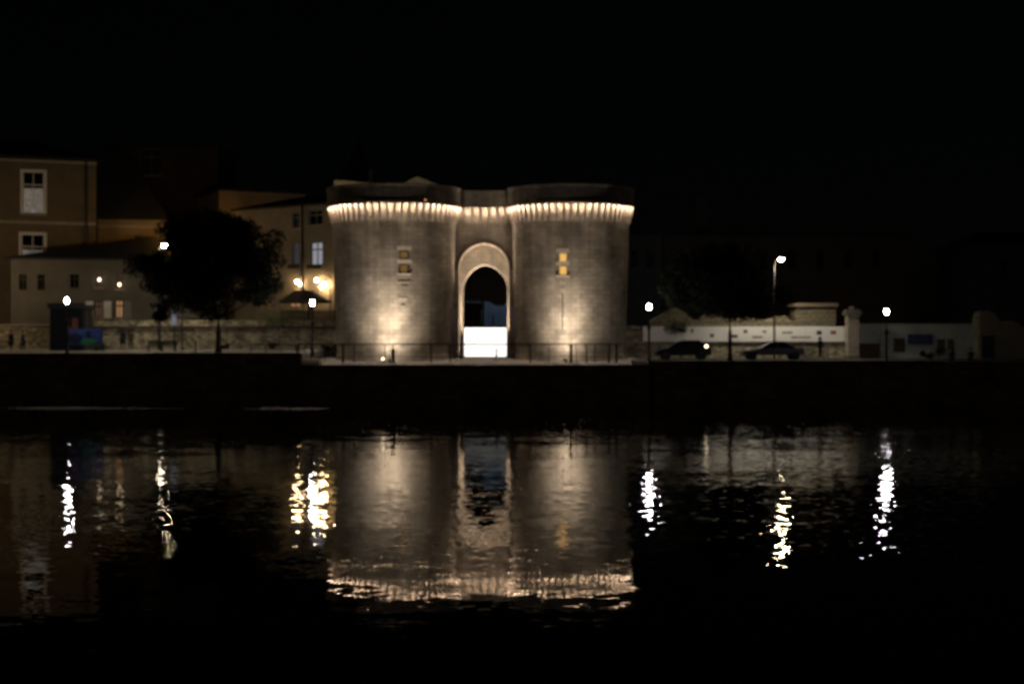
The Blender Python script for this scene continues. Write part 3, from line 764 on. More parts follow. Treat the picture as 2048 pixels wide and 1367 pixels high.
for px, py in ((199, 559), (239, 569)):
    t = thing('bare_bulb', 'bare bulb in the %s upstairs window of the low house' % ('left lit' if px == 199 else 'right lit'), 'bulb', (X(px, 119.6), 119.6, Z(py, 119.6)), group='bulbs in the low house windows')
    part('bulb', MB().ball((0, 0, 0), .13, (1, 1, 1.2)), M['small_glow'], t)
    part('cord', MB().tube([(0, 0, .15), (0, .2, .55)], .012, 5), M['dark_metal'], t)
# restaurant house beside the gate tower
hF = Facade('restaurant_house', 'narrow stone house next to the left tower with two glaring wall lamps', 'house', 470, 124.2, 668, 117.2, 3.5, Z(405, 117.4), 9, M['render_warm'])
hF.window(585, 598, 425, 456, 'dark', framem='grey_paint'); hF.window(617, 645, 420, 450, 'dark', framem='grey_paint')
hF.window(585, 598, 486, 530, 'white_dim', framem='grey_paint'); hF.window(621, 645, 484, 530, 'white_pane', framem='wood')
hF.window(578, 600, 587, 614, 'warm_pane', framem='wood'); hF.window(540, 552, 590, 614, 'warm_dim', framem='wood')
hF.window(612, 624, 586, 620, 'dark', framem='wood')
hF.build(); hF.roof(1.2, .3, 3, hF.L-3, 'slate'); hF.pipe(606, 408, 600)
for px in (591, 632): 
    w_ = 12 if px == 591 else 16
    part('window_box', MB().box(hF.u(px-w_/1.3), hF.u(px+w_/1.3), -.4, -.12, hF.z(537, px), hF.z(529, px)), M['wood'], hF.t)
def wall_lamp(px, py, D, label, m, r=.16):
    t = thing('wall_lamp', label, 'wall lamp', (X(px, D), D, Z(py, D)), group='wall lamps of the houses')
    part('bulb', MB().ball((0, 0, 0), r, (1, .8, 1.1)), m, t)
    part('bracket', MB().tube([(0, .12, r*1.1), (0, .3, r*1.6), (0, .55, r*1.5)], .025, 6), M['dark_metal'], t)
    part('hood', MB().lathe([(.02, r*1.5), (r*1.15, r*1.05), (r*1.1, r*1.0), (.02, r*1.3)], (0, 0), 14), M['dark_metal'], t)
    return t
Da, Db, Dc_ = hF.D(596)-.55, hF.D(636)-.55, hF.D(652)-.55
wall_lamp(594, 563, Da, 'glaring warm wall lamp left of the drainpipe on the restaurant house', M['wall_glow'], .13)
wall_lamp(600, 568, Da-.1, 'lower of the two warm lamps left of the drainpipe', M['wall_glow'], .09)
wall_lamp(633, 560, Db, 'warm wall lamp above the dark parasol on the restaurant house', M['wall_glow'], .12)
wall_lamp(648, 568, Dc_, 'brightest warm wall lamp nearest the left tower', M['wall_glow'], .16)
wall_lamp(643, 574, Dc_, 'lowest warm wall lamp beside the left tower', M['wall_glow'], .12)
# terrace garden wall with setback upper wall
D0 = 113.0
gw = thing('garden_wall', 'long low rubble wall with dark coping left of the towers', 'wall', (0, D0, 3.5))
xa, xb = X(172, D0), X(684, D0)
part('wall', MB().box(xa, xb, 0, .5, 0, Z(656, D0)-3.5), M['rubble'], gw)
part('coping', MB().box(xa-.1, xb, -.14, .55, Z(656, D0)-3.498, Z(652, D0)-3.5), M['render_dark'], gw)
part('upper_wall', MB().box(xa, xb-.3, 1.6, 2.0, 0, Z(640, D0+1.6)-3.5), M['rubble'], gw)
gw2 = thing('garden_wall', 'dim low wall at the far left in front of the townhouse', 'wall', (0, 114, 3.5))
part('wall', MB().box(X(-200, 114), X(98, 114), 0, .5, 0, Z(651, 114)-3.5), M['rubble'], gw2)
part('coping', MB().box(X(-200, 114), X(98, 114)+.05, -.06, .56, Z(651, 114)-3.498, Z(648, 114)-3.5), M['trim'], gw2)
# restaurant terrace: parasol, balustrade, post
t = thing('parasol', 'large dark parasol over the restaurant terrace', 'parasol', (X(607, 114.6), 114.6, 5.0))
Dp = 114.6
b = MB(); rr_ = [(.02, Z(578, Dp)-5), (.8, Z(582, Dp)-5), (2.0, Z(601, Dp)-5), (2.02, Z(606, Dp)-5)]
b.lathe(rr_, (0, 0), 8)
o = part('canopy', b, M['canvas'], t); o.modifiers.new('s', 'SOLIDIFY').thickness = .02
part('pole', MB().tube([(0, 0, 0), (0, 0, Z(580, Dp)-5)], .035), M['wood'], t)
part('base', MB().lathe([(.3, -1.5), (.3, -1.4), (.05, -1.35), (.04, 0)], (0,0), 14), M['dark_metal'], t)
for k in range(8):
    a = 2*math.pi*(k)/8
    part('rib', MB().tube([(0, 0, Z(580, Dp)-5.08), (1.95*math.cos(a), 1.95*math.sin(a), Z(602, Dp)-5.03)], .012, 4), M['wood'], t)
t = thing('balustrade', 'dark wooden balustrade of the restaurant terrace above the garden wall', 'fence', (0, 114.9, 4.5))
xa, xb = X(562, 114.9), X(672, 114.9); zt = Z(621, 114.9)-4.5; zb_ = Z(641, 114.9)-4.5
part('rail', MB().box(xa, xb, -.04, .04, zt-.08, zt), M['wood'], t); part('rail', MB().box(xa, xb, -.04, .04, zb_, zb_+.08), M['wood'], t)
n = 26; bm_ = MB().box(-.055, .055, -.02, .02, zb_+.08, zt-.08).mesh('slat', M['wood'])
for k in range(n):
    o = link('slat', bm_, t); o.location = (xa+(xb-xa)*(k+.5)/n, 0, 0)
for px in (562, 617, 671):
    part('post', MB().box(X(px,114.9)-.05, X(px,114.9)+.05, .045, .14, -1, zt+.1), M['wood'], t)
t = thing('awning_post', 'slim dark post at the right end of the restaurant terrace', 'post', (X(660.5, 115), 115, 3.6))
part('shaft', MB().tube([(0,0,0),(0,0,Z(575,115)-3.6)], .05), M['dark_metal'], t)
part('head', MB().box(-.12,.12,-.08,.08,Z(606,115)-3.6,Z(600,115)-3.6), M['dark_metal'], t)

# houses behind on the right, hardly lit
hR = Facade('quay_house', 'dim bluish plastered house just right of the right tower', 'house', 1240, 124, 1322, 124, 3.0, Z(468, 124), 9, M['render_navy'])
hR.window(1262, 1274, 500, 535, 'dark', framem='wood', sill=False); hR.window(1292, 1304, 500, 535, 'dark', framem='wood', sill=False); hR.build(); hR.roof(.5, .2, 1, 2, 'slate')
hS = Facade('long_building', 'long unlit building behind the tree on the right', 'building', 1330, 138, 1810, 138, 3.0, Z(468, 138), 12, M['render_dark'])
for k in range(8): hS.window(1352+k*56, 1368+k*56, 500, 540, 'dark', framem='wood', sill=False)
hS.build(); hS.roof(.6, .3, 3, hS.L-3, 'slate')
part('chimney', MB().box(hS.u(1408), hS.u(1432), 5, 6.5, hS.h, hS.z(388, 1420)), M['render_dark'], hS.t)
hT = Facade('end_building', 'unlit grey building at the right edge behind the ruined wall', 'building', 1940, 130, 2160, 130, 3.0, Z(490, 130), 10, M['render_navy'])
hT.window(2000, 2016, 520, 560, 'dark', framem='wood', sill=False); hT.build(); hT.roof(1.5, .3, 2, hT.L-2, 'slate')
# church spire
t = thing('church_spire', 'dark pointed church spire rising behind the left tower', 'spire', (X(712, 175), 175, 3))
part('belfry', MB().box(-2.0, 2.0, 0, 4.0, 0, Z(372,175)-3), M['render_dark'], t)
b = MB(); zz = Z(370,175)-3
b.lathe([(2.8, zz), (1.0, zz+3.2), (.35, zz+5), (.02, Z(258,175)-3)], (0, 2), 8)
part('spire', b, M['slate'], t)
# alley beyond the gate
hK = Facade('alley_house', 'bluish lit house front seen through the gate arch', 'house', 968, 136, 1060, 136, 2.9, 12, 6, M['render_blue'])
hK.window(984, 989, 628, 652, 'dark', cross=False, sill=False); hK.build(); hK.roof(1, .2, 1, 2)
hL = Facade('alley_house', 'dark house front on the left of the alley beyond the gate', 'house', 890, 128, 962, 128, 2.9, Z(606, 128), 6, M['render_dark'])
hL.build(); hL.roof(.8, .2, 1, 2)
t = thing('alley_lamp', 'cool white wall lamp in the alley hidden by the gate arch', 'lamp', (X(1000,131), 131, 11))
part('bulb', MB().ball((0,0,0), .12), emit('alley_glow', (.6, .78, 1), 400), t); part('bracket', MB().tube([(0,.1,.1),(0,4.8,.3)], .03, 6), M['dark_metal'], t)

# ------------------------------------------------------------------ right side: stone wall, long banner, ruins, pier
D1 = 112.6
t = thing('stone_wall', 'stone wall between the right tower and the long white banner', 'wall', (0, D1, 2.9))
part('wall', MB().box(X(1235, D1), X(1690, D1), 0, .5, 0, Z(684, D1)-2.9), M['rubble'], t)
part('coping', MB().box(X(1235, D1), X(1690, D1), -.06, .56, Z(684, D1)-2.898, Z(681.5, D1)-2.9), M['trim'], t)
part('wall_end', MB().box(X(1235, D1), X(1283, D1), .02, .48, Z(681.5, D1)-2.898, Z(651, D1)-2.9), M['rubble'], t)
t = thing('long_banner', 'long white printed banner above the low wall right of the towers', 'banner', (0, D1-.2, 3))
zb0, zb1 = Z(683, D1)-3, Z(652.5, D1)-3
npan = 5
for k in range(npan):
    a, c = 1285 + (1692-1285)*k/npan, 1285 + (1692-1285)*(k+1)/npan
    part('panel', MB().box(X(a, D1)+.01, X(c, D1)-.01, 0, .04, zb0, zb1), M['white_paint'], t)
    part('stay', MB().box(X((a+c)/2, D1)-.04, X((a+c)/2, D1)+.04, .045, .12, -.1, zb1), M['pale_metal'], t)
pr = mat('grey_print', (.12, .11, .11), .8); pb = mat('dark_print', (.03, .03, .03), .8); pc = mat('brown_print', (.25, .10, .06), .8)
for (a, c, y0_, y1_, m_) in ((1359, 1371, 656, 665, pb), (1381, 1386, 657, 665, pr), (1419, 1427, 667, 674, pr), (1463, 1474, 669, 675, pb), (1486, 1494, 659, 666, pr),
                             (1504, 1525, 671, 676, pr), (1524, 1532, 661, 665, pr), (1564, 1584, 662, 667, pr), (1582, 1618, 672, 676, pr), (1632, 1642, 661, 669, pb), (1660, 1671, 661, 668, pc)):
    if c - a > 18:      # a line of small print
        q = a
        while q < c:
            w_ = random.uniform(1.6, 3.4)
            part('print', MB().box(X(q, D1), X(q+w_, D1), -.004, -.001, Z(y1_, D1)-3, Z(y0_ + random.uniform(0, 1.2), D1)-3), m_, t); q += w_ + .8
    else:
        part('print', MB().box(X(a, D1), X(c, D1), -.004, -.001, Z(y1_, D1)-3, Z(y0_, D1)-3), m_, t)

def ruin(name, label, cat, prof, D, th, m, seed):
    """a rubble wall with a ragged top, built from individual rough blocks in courses above a core"""
    rnd = random.Random(seed)
    t = thing(name, label, cat, (0, D, 2.9))
    # prof: list of (px, py) of the top line
    def top(px):
        for (a, ya), (b_, yb) in zip(prof, prof[1:]):
            if a <= px <= b_: return ya + (yb-ya)*(px-a)/(b_-a)
        return prof[-1][1]
    poly = [(X(prof[0][0], D), 0)] + [(X(a, D), Z(y, D)-2.95) for a, y in prof] + [(X(prof[-1][0], D), 0)]
    part('core', MB().prism(list(reversed(poly)), .12, th), m, t)
    protos = []
    for k in range(6):
        b = MB(); b.box(-.5, .5, -.5, .5, -.5, .5)
        for v in b.bm.verts: v.co += Vector([rnd.uniform(-.07, .07) for _ in range(3)])
        protos.append(b.mesh('stone', m, bevel=.08))
    cnt = 0; z = .0
    while cnt < 290:
        hz = rnd.uniform(.26, .36); px = prof[0][0]; anyone = False
        while px < prof[-1][0]-4:
            wpx = rnd.uniform(9, 17); wpx = min(wpx, prof[-1][0]-px)
            if Z(top(px+wpx/2), D)-2.9 > z + hz*.6 and wpx > 4:
                o = link('stone', protos[rnd.randrange(6)], t); w = wpx*D/F
                o.location = (X(px+wpx/2, D), .1, z+hz/2); o.scale = (w-.03, .3+rnd.uniform(-.05, .05), hz-.03)
                anyone = True; cnt += 1
            px += wpx
        z += hz
        if not anyone: break
    return t
ruin('ruined_wall', 'ragged ruined rubble wall behind the long white banner', 'ruin',
     [(1300, 640), (1330, 622), (1352, 612), (1372, 626), (1392, 640), (1418, 622), (1445, 616), (1470, 622), (1492, 618), (1515, 640), (1540, 636), (1570, 630), (1590, 646)], 114.6, .7, M['rubble'], 3)
ruin('ruined_house', 'squat ruined stone block with a flat cap right of the tree', 'ruin',
     [(1592, 617), (1672, 617)], 114.3, 2.5, M['rubble'], 5)
t = thing('flat_roof', 'thin tiled cap resting on the squat ruined stone block', 'roof', (0, 114, 0))
part('cap', MB().box(X(1588, 114), X(1676, 114), 0, 3, Z(613, 114), Z(606, 114)), M['render_warm'], t)
part('soffit', MB().box(X(1594, 114), X(1670, 114), .15, 2.8, Z(616.6, 114), Z(613.1, 114)), M['slate'], t)
t = thing('gate_pier', 'square stone gate pier with a heavy cap at the right end of the banner', 'pier', (X(1704, 111.8), 111.8, 2.95))
hw = 11.5*111.8/F
zt = Z(630, 111.8)-2.95
part('plinth', MB().box(-hw-.06, hw+.06, -hw-.06, hw+.06, 0, .3), M['ashlar'], t)
nc = 10
for k in range(nc):
    j = random.uniform(-.02, .02)
    part('stone', MB().box(-hw+j, hw+j*.5, -hw, hw, .3+(zt-.3)*k/nc+.008, .3+(zt-.3)*(k+1)/nc-.008), M['trim'], t, bevel=.02)
part('core', MB().box(-hw+.05, hw-.05, -hw+.05, hw-.05, .3, zt), M['rubble'], t)
part('cap', MB().box(-hw-.18, hw+.18, -hw-.18, hw+.18, zt, zt+.18).box(-hw-.1, hw+.1, -hw-.1, hw+.1, zt+.181, zt+.42), M['render_grey'], t)
part('finial', MB().ball((0, 0, zt+.5), .3, (1, 1, .7)), M['render_grey'], t, True)
# grey rendered wall with blue sign
t = thing('rendered_wall', 'grey green rendered wall with a darker lower band right of the pier', 'wall', (0, 112.4, 2.95))
part('wall', MB().box(X(1717, 112.4), X(1958, 112.4), 0, .4, 0, Z(649, 112.4)-2.95), M['render_light'], t)
part('coping', MB().box(X(1717, 112.4), X(1958, 112.4), -.05, .45, Z(649, 112.4)-2.948, Z(647, 112.4)-2.95), M['trim'], t)
part('dado', MB().box(X(1717, 112.4), X(1760, 112.4), -.04, -.002, 0, Z(686, 112.4)-2.95), M['render_dark'], t)
part('pilaster', MB().box(X(1761, 112.4), X(1768, 112.4), -.12, -.002, 0, Z(665, 112.4)-2.95), M['trim'], t)
for a, c, y0_, y1_ in ((1787, 1810, 676, 704), (1874, 1890, 678, 706), (1895, 1907, 678, 700)):
    part('notice_board', MB().box(X(a,112.4), X(c,112.4), -.04, -.002, Z(y1_,112.4)-2.95, Z(y0_,112.4)-2.95), M['render_dark'], t)
t = thing('blue_sign', 'dark blue rectangular sign fixed to the grey rendered wall', 'sign', (X(1840, 112.3), 112.25, Z(688, 112.3)))
part('board', MB().box(-24.5*112.3/F, 24.5*112.3/F, 0, .04, 0, 20*112.3/F), mat('blue_enamel', (.02, .026, .085), .5), t)
wt = mat('sign_lettering', (.09, .10, .24), .6)
for r_, (n_, hh, zz) in enumerate(((9, .11, .5), (12, .08, .33), (8, .08, .18))):
    for k in range(n_):
        part('letter', MB().box(-.75+1.5*k/n_, -.75+1.5*k/n_+.07, -.006, -.002, zz, zz+hh*random.uniform(.7, 1)), wt, t)
part('frame', MB().box(-24.5*112.3/F-.03, -24.5*112.3/F, -.01, .05, 0, 20*112.3/F).box(24.5*112.3/F, 24.5*112.3/F+.03, -.01, .05, 0, 20*112.3/F), wt, t)
ruin('ruined_gateway', 'crumbling stone gateway with a dark doorway at the right edge', 'ruin',
     [(1957, 636), (1962, 622), (1990, 624), (1998, 642), (2012, 640), (2030, 640), (2050, 656), (2080, 660), (2110, 650)], 111.5, 1.6, M['rubble'], 9)
t = thing('wooden_door', 'dark narrow door in the crumbling stone gateway', 'door', (X(1976, 111.2), 111.25, 2.95))
part('leaf', MB().box(-.35, .35, 0, .08, 0, Z(672, 111.2)-2.95), M['cloth3'], t)
part('frame', MB().box(-.43, -.352, -.02, .1, 0, Z(670, 111.2)-2.95).box(.352, .43, -.02, .1, 0, Z(670, 111.2)-2.95), M['wood'], t)

# ------------------------------------------------------------------ lamps
def post_lamp():
    t = thing('post_lamp', 'x', 'street lamp', group='short dark post lamps along the quay')
    part('base', MB().lathe([(.17, 0), (.17, .08), (.12, .14), (.1, .5), (.085, .55)], (0,0), 14), M['dark_metal'], t, True)
    part('pole', MB().lathe([(.08, .55), (.075, 2.2), (.05, 2.3), (.045, 3.45)], (0,0), 12), M['dark_metal'], t, True)
    part('collar', MB().lathe([(.11, 2.18), (.14, 2.26), (.14, 2.42), (.09, 2.5)], (0,0), 14), M['dark_metal'], t, True)
    h = part('lamp_head', MB().lathe([(.045, 3.45), (.12, 3.52), (.15, 3.6), (.13, 3.62)], (0,0), 16), M['dark_metal'], t, True)
    part('glass_globe', MB().ball((0, 0, 3.82), .14, (1, 1, 1.6), 16, 12), M['lamp_white'], h, True)
    part('cap', MB().lathe([(.17, 4.0), (.15, 4.05), (.05, 4.1), (.001, 4.12)], (0,0), 16), M['dark_metal'], h, True)
    return t
pl = post_lamp(); used = []
for px, py, D, l in ((134, 601, 102, 'post lamp in front of the dark kiosk, leftmost on the quay'),
                     (625, 605, 101.6, 'post lamp in front of the restaurant terrace left of the towers'),
                     (1298, 613, 101, 'post lamp just right of the right tower'),
                     (1773, 623, 101.5, 'post lamp in front of the grey rendered wall on the right')):
    place(pl, used, (X(px, D), D, Z(py, D)-3.82), l)
def street_lamp():
    t = thing('street_lamp', 'x', 'street lamp', group='tall street lamps with bent heads')
    part('pole', MB().tube([(0, 0, 0), (0, 0, 4), (0, 0, 7.6), (.12, -.02, 7.95), (.35, -.1, 8.12)], [.09, .07, .05, .045, .04], 10), M['pole_paint'], t, True)
    h = part('lamp_head', MB().ball((.5, -.12, 8.17), .2, (1.4, 1.05, .4), 14, 8), M['pole_paint'], t, True)
    part('glass', MB().ball((.5, -.12, 8.06), .19, (1.05, 1, 1), 14, 8), M['lamp_warm'], h, True)
    return t
sl = street_lamp(); used = []
for px, py, D, l in ((331, 490, 110.5, 'tall street lamp glowing above the dark tree on the left'),
                     (1562, 517, 109.5, 'tall street lamp on a pale pole above the tree on the right')):
    zz = Z(py, D)-8.10
    o = place(sl, used, (X(px, D)-.52, D, zz), l)
    bpy.context.view_layer.update(); spot(o, (.52, -.12, 7.95), (X(px, D)+.3, D+1.2, 3), 2400 if px > 1000 else 3300, 132, .8, (1, .89, .72), .15, 'street_lamp_beam')
# sodium lamp tucked behind the left tree, lights the wing and the townhouse amber
sod = emit('sodium_glow', (1, .50, .10), 500)
wall_lamp(352, 462, 124.5, 'amber sodium lamp behind the crown of the left tree', sod, .12)
wall_lamp(478, 428, 139.5, 'amber lamp on the distant house hidden by the restaurant roof', sod, .055)
t = thing('street_lamp', 'amber street lamp just outside the picture on the left', 'street lamp', (X(-70, 112), 112, 3.6))
part('pole', MB().tube([(0,0,0),(0,0,6),(.2,0,6.6)], .05), M['dark_metal'], t)
part('bulb', MB().ball((.3,0,6.5), .17), emit('sodium_glow_soft', (1, .70, .40), 520), t)

t = thing('globe_lantern', 'small globe lantern behind the low left branches of the left tree', 'lantern', (X(321, 107.5), 107.5, 3.68))
zl = Z(633, 107.5)-3.68
part('pole', MB().lathe([(.1, 0), (.1, .08), (.045, .12), (.035, zl-.15)], (0, 0), 10), M['dark_metal'], t)
part('globe', MB().ball((0, 0, zl), .15), emit('globe_glow', (1, .85, .6), 55), t, True)
part('cap', MB().lathe([(.12, zl+.13), (.05, zl+.2), (.001, zl+.22)], (0, 0), 12), M['dark_metal'], t)

# ------------------------------------------------------------------ railings
def railing(label, D, zb, xs, ztop, posts, mid=True):
    posts = [(a, b_*.72) for a, b_ in posts]
    t = thing('railing', label, 'railing', (X(xs[0], D), D, zb), group='dark railings along the terrace')
    ox = X(xs[0], D); L = X(xs[1], D)-ox; h = ztop-zb
    part('top_rail', MB().box(0, L, -.035, .035, h-.09, h), M['rail_paint'], t)
    if mid: part('lower_rail', MB().box(0, L, -.02, .02, h*.3, h*.3+.04), M['rail_paint'], t)
    for px, w in posts:
        part('post', MB().box(X(px, D)-ox-w/2, X(px, D)-ox+w/2, .04, .12, 0, h-.02), M['rail_paint'], t)
    return t
Dr = 102.2
railing('long dark railing in front of the twin towers', Dr, 2.86, (596, 1246), Z(687, Dr), ((597,.12), (609,.08), (622,.1), (649,.08), (686,.22), (708,.1), (770,.1), (786,.1), (862,.14), (900,.08), (1060,.16), (1098,.08), (1142,.3), (1152,.1), (1173,.14), (1190,.08), (1218,.2), (1233,.24)))
railing('short dark railing at the end of the left promenade', 101.6, 3.57, (500, 594), Z(688, 101.6), ((501,.09), (531,.09), (562,.07), (593,.14)))
t = thing('marker_post', 'single thin dark post near the tree trunk on the left promenade', 'post', (X(391, 103), 103, 3.57))
part('shaft', MB().tube([(0,0,0),(0,0,.78)], .06), M['dark_metal'], t); part('knob', MB().ball((0,0,.8), .08), M['dark_metal'], t)
# lit stele on the terrace
t = thing('stone_stele', 'pale stone block standing beside the projector in front of the left tower', 'stone', (X(786, 102.6), 102.6, 2.9))
part('shaft', MB().box(-.16, .16, -.1, .1, 0, .95), M['trim'], t, bevel=.03); part('foot', MB().box(-.22, .22, -.16, .16, -.03, -.001), M['trim'], t)

# ------------------------------------------------------------------ benches, sign, kiosk
t = thing('bench', 'dark slatted bench on the left promenade near the pair of walkers', 'bench', (X(324, 106.5), 106.5, 3.62))
for k in range(4): part('seat_slat', MB().box(-1.15, 1.15, -.2+k*.11, -.11+k*.11, .42, .46), M['wood'], t)
for k in range(3): part('back_slat', MB().box(-1.15, 1.15, .26, .3, .52+k*.12, .61+k*.12), M['wood'], t)
for x in (-1, 0, 1):
    part('leg', MB().box(x-.03, x+.03, -.18, -.1, 0, .418).box(x-.03, x+.03, .19, .255, 0, .86), M['dark_metal'], t)
t = thing('sign_post', 'information sign with a blue panel on two poles under the left tree', 'sign', (X(353, 108), 108, 3.7))
for px in (349, 364):
    part('pole', MB().tube([(X(px,108)-X(353,108), 0, 0), (X(px,108)-X(353,108), 0, Z(612,108)-3.7)], .07), M['dark_metal'], t)
part('panel', MB().box(-.32, .05, -.12, -.08, Z(650,108)-3.7, Z(614,108)-3.7), mat('blue_panel', (.25, .32, .55), .6), t)
part('dark_print', MB().box(-.28, .01, -.13, -.123, Z(628,108)-3.7, Z(617,108)-3.7), pb, t)
t = thing('kiosk', 'dark closed kiosk behind the leftmost post lamp', 'kiosk', (X(135, 109), 109, 3.6))
zk = Z(606,109)-3.6
part('walls', MB().box(-1.3, 1.3, 0, 2.2, 0, zk-.35), M['cloth1'], t); part('roof', MB().box(-1.45, 1.45, -.3, 2.4, zk-.349, zk-.1), M['slate'], t)
part('fascia', MB().box(-1.45, 1.45, -.34, -.302, zk-.4, zk), M['dark_metal'], t)
part('counter', MB().box(-1.2, 1.2, -.25, -.002, 1.0, 1.06), M['wood'], t)
part('poster', MB().box(.35, .8, -.03, -.002, 1.75, 2.55), mat('pink_poster', (.25, .09, .05), .8), t)
part('poster', MB().box(.0, .3, -.03, -.002, 1.3, 1.9), mat('red_poster', (.2, .02, .02), .8), t)
for x in (-1.27, 1.21): part('post', MB().box(x, x+.06, -.3, -.24, 0, zk-.35), M['dark_metal'], t)
t = thing('blue_banner', 'blue and green printed banner on the promenade right of the leftmost lamp', 'banner', (X(172, 105), 105, 3.6))
blu = mat('blue_banner_cloth', (.02, .045, .17), .8, noise=.5, nscale=3); grn = mat('green_print', (.02, .17, .07), .8)
za, zb_ = Z(689,105)-3.6, Z(657,105)-3.6
part('cloth', MB().box(-1.2, 1.2, 0, .02, za, zb_), blu, t)
part('green_print', MB().ball((.15, -.01, za+.25), .5, (1.3, .01, .45)), grn, t); part('dark_print', MB().ball((-.75, -.012, za+.45), .5, (1, .01, .8)), M['cloth3'], t)
part('dark_print', MB().ball((.2, -.014, za+.75), .22, (1, .01, 1.2)), M['cloth3'], t)
for x in (-1.22, 1.22): part('pole', MB().tube([(x, .03, 0), (x, .03, zb_+.05)], .03), M['dark_metal'], t)

# ------------------------------------------------------------------ planting
def leaves(b, c, r, n, size, rnd, squash=.75):
    for i in range(n):
        while True:
            v = Vector((rnd.uniform(-1,1), rnd.uniform(-1,1), rnd.uniform(-1,1)))
            if v.length <= 1: break
        p = Vector(c) + Vector((v.x*r, v.y*r, v.z*r*squash))
        d = Vector((rnd.gauss(0,1), rnd.gauss(0,1), rnd.gauss(0,1))).normalized()
        e = d.cross(Vector((rnd.gauss(0,1), rnd.gauss(0,1), rnd.gauss(0,1)))).normalized()
        s = size*rnd.uniform(.6, 1.3)
        b.quad(p-d*s, p+e*s*.5, p+d*s, p-e*s*.5)
def tree(x, y, zg, h, label, clumps, seed, lean=0, trunk_h=2.6, r=.22, leafm='leaf', leafn=230, ls=.12):
    rnd = random.Random(seed)
    t = thing('leafy_tree', label, 'tree', (x, y, zg), group='trees on the quay')
    top = Vector((lean, 0, trunk_h))
    b = MB().tube([(0,0,-.1), (lean*.2, 0, trunk_h*.15), (lean*.6, .03, trunk_h*.6), tuple(top)], [r*1.5, r*1.05, r*.85, r*.75], 10)
    part('trunk', b, M['bark'], t, True)
    for i in range(0, len(clumps), max(1, len(clumps)//11)):
        c = Vector(clumps[i][0]); mid = top.lerp(c, .5) + Vector((0, 0, -.25))
        part('limb', MB().tube([tuple(top - Vector((0,0,.25))), tuple(mid), tuple(c)], [r*.5, r*.25, r*.06], 6), M['bark'], t, True)
    b = MB()
    for c, cr in clumps: leaves(b, c, cr, int(leafn*cr*cr), ls, rnd)
    o = part('crown', b, M[leafm], t)
    return t
def crown_clumps(px0, px1, py0, py1, D, x, zg, n, seed, cr=(.7, 1.3), shape=None):
    rnd = random.Random(seed); out = []
    cx, cz = (X(px0,D)+X(px1,D))/2, (Z(py0,D)+Z(py1,D))/2
    hx, hz = (X(px1,D)-X(px0,D))/2, (Z(py0,D)-Z(py1,D))/2
    while len(out) < n:
        u, v, w = rnd.uniform(-1,1), rnd.uniform(-1,1), rnd.uniform(-1,1)
        q = u*u+v*v*.6+w*w
        if q > 1 or q < .08: continue
        r = rnd.uniform(*cr)
        px_, pz = cx+u*(hx-r*.7), cz+w*(hz-r*.6)
        if shape and not shape(px_*F/D+1024, HY-(pz-EYE)*F/D): continue
        out.append(((px_-x, v*hx*.55, pz-zg), r))
    return out
xt = X(437, 102.5)
hide = [((X(a, 100.8)-xt, -1.7, Z(b_, 100.8)-3.57), .42) for a, b_ in ((317, 509), (318, 512), (316, 514), (319, 517), (322, 516), (319, 528), (326, 534), (316, 520), (321, 634), (317, 629), (325, 637), (321, 640), (321, 627), (314, 636), (328, 630), (321, 633), (321, 633), (312, 612), (326, 618), (318, 630), (333, 604), (345, 600), (356, 590))]
cl = hide +  crown_clumps(238, 588, 405, 652, 102.5, xt, 3.57, 135, 4, shape=lambda px, py: not (py > 600 and 350 < px < 375) and not (px < 345 and py < 515) and not (px < 330 and py > 625))
tree(xt, 102.5, 3.57, 9, 'broad dark tree with a straight trunk on the left promenade', cl, 11, trunk_h=2.7, r=.2, leafn=330)
xt = X(1460, 102.8)
cl = crown_clumps(1305, 1625, 470, 645, 102.8, xt, 3.02, 95, 6, shape=lambda px, py: py < 632 and not (px > 1505 and py < 580))
tree(xt, 102.8, 3.02, 8, 'dark tree with a slim trunk between the two parked cars', cl, 12, trunk_h=3.3, r=.15, leafn=300)
def bush(px, py, D, zg, w, h, label, seed, m='leaf', n=260, nm='bush'):
    rnd = random.Random(seed)
    t = thing(nm, label, 'bush', (X(px, D), D, zg), group='small bushes by the walls')
    b = MB()
    for k in range(7): leaves(b, (rnd.uniform(-w/2, w/2)*.7, rnd.uniform(-.2,.2), rnd.uniform(.3,.75)*h), h*.4, n//7, .07, rnd)
    part('foliage', b, M[m], t)
    part('stem', MB().tube([(0,0,0),(.02,0,h*.5)], .03, 6), M['bark'], t)
bush(545, 640, 112.2, 5.2, 3.0, 1.7, 'bright green bush overhanging the garden wall by the tree crown', 1, 'leaf2', 900)
bush(662, 705, 111, 3.45, 1.6, .75, 'dark rounded bush at the foot of the wall left of the tower', 2, 'leaf', 700)
bush(547, 697, 112.2, 3.72, .7, .7, 'small dark bush at the foot of the garden wall', 3)
bush(450, 697, 112.2, 3.72, 1.2, .5, 'low dark plants at the wall foot right of the tree trunk', 4)
bush(185, 700, 107, 3.6, 3.2, .7, 'yellowish plants in front of the blue banner', 5, 'leaf2', 800)
bush(1850, 715, 110.6, 2.95, 2.2, .7, 'scrubby plants at the foot of the rendered wall', 6, 'leaf', 600)
bush(1878, 712, 110.4, 2.95, .7, 1.2, 'upright dark shrub at the rendered wall', 7, 'leaf', 300)
bush(1352, 640, 111.9, 4.8, 2.2, 1.4, 'ivy clump hanging over the left end of the long banner', 8, 'leaf', 700)

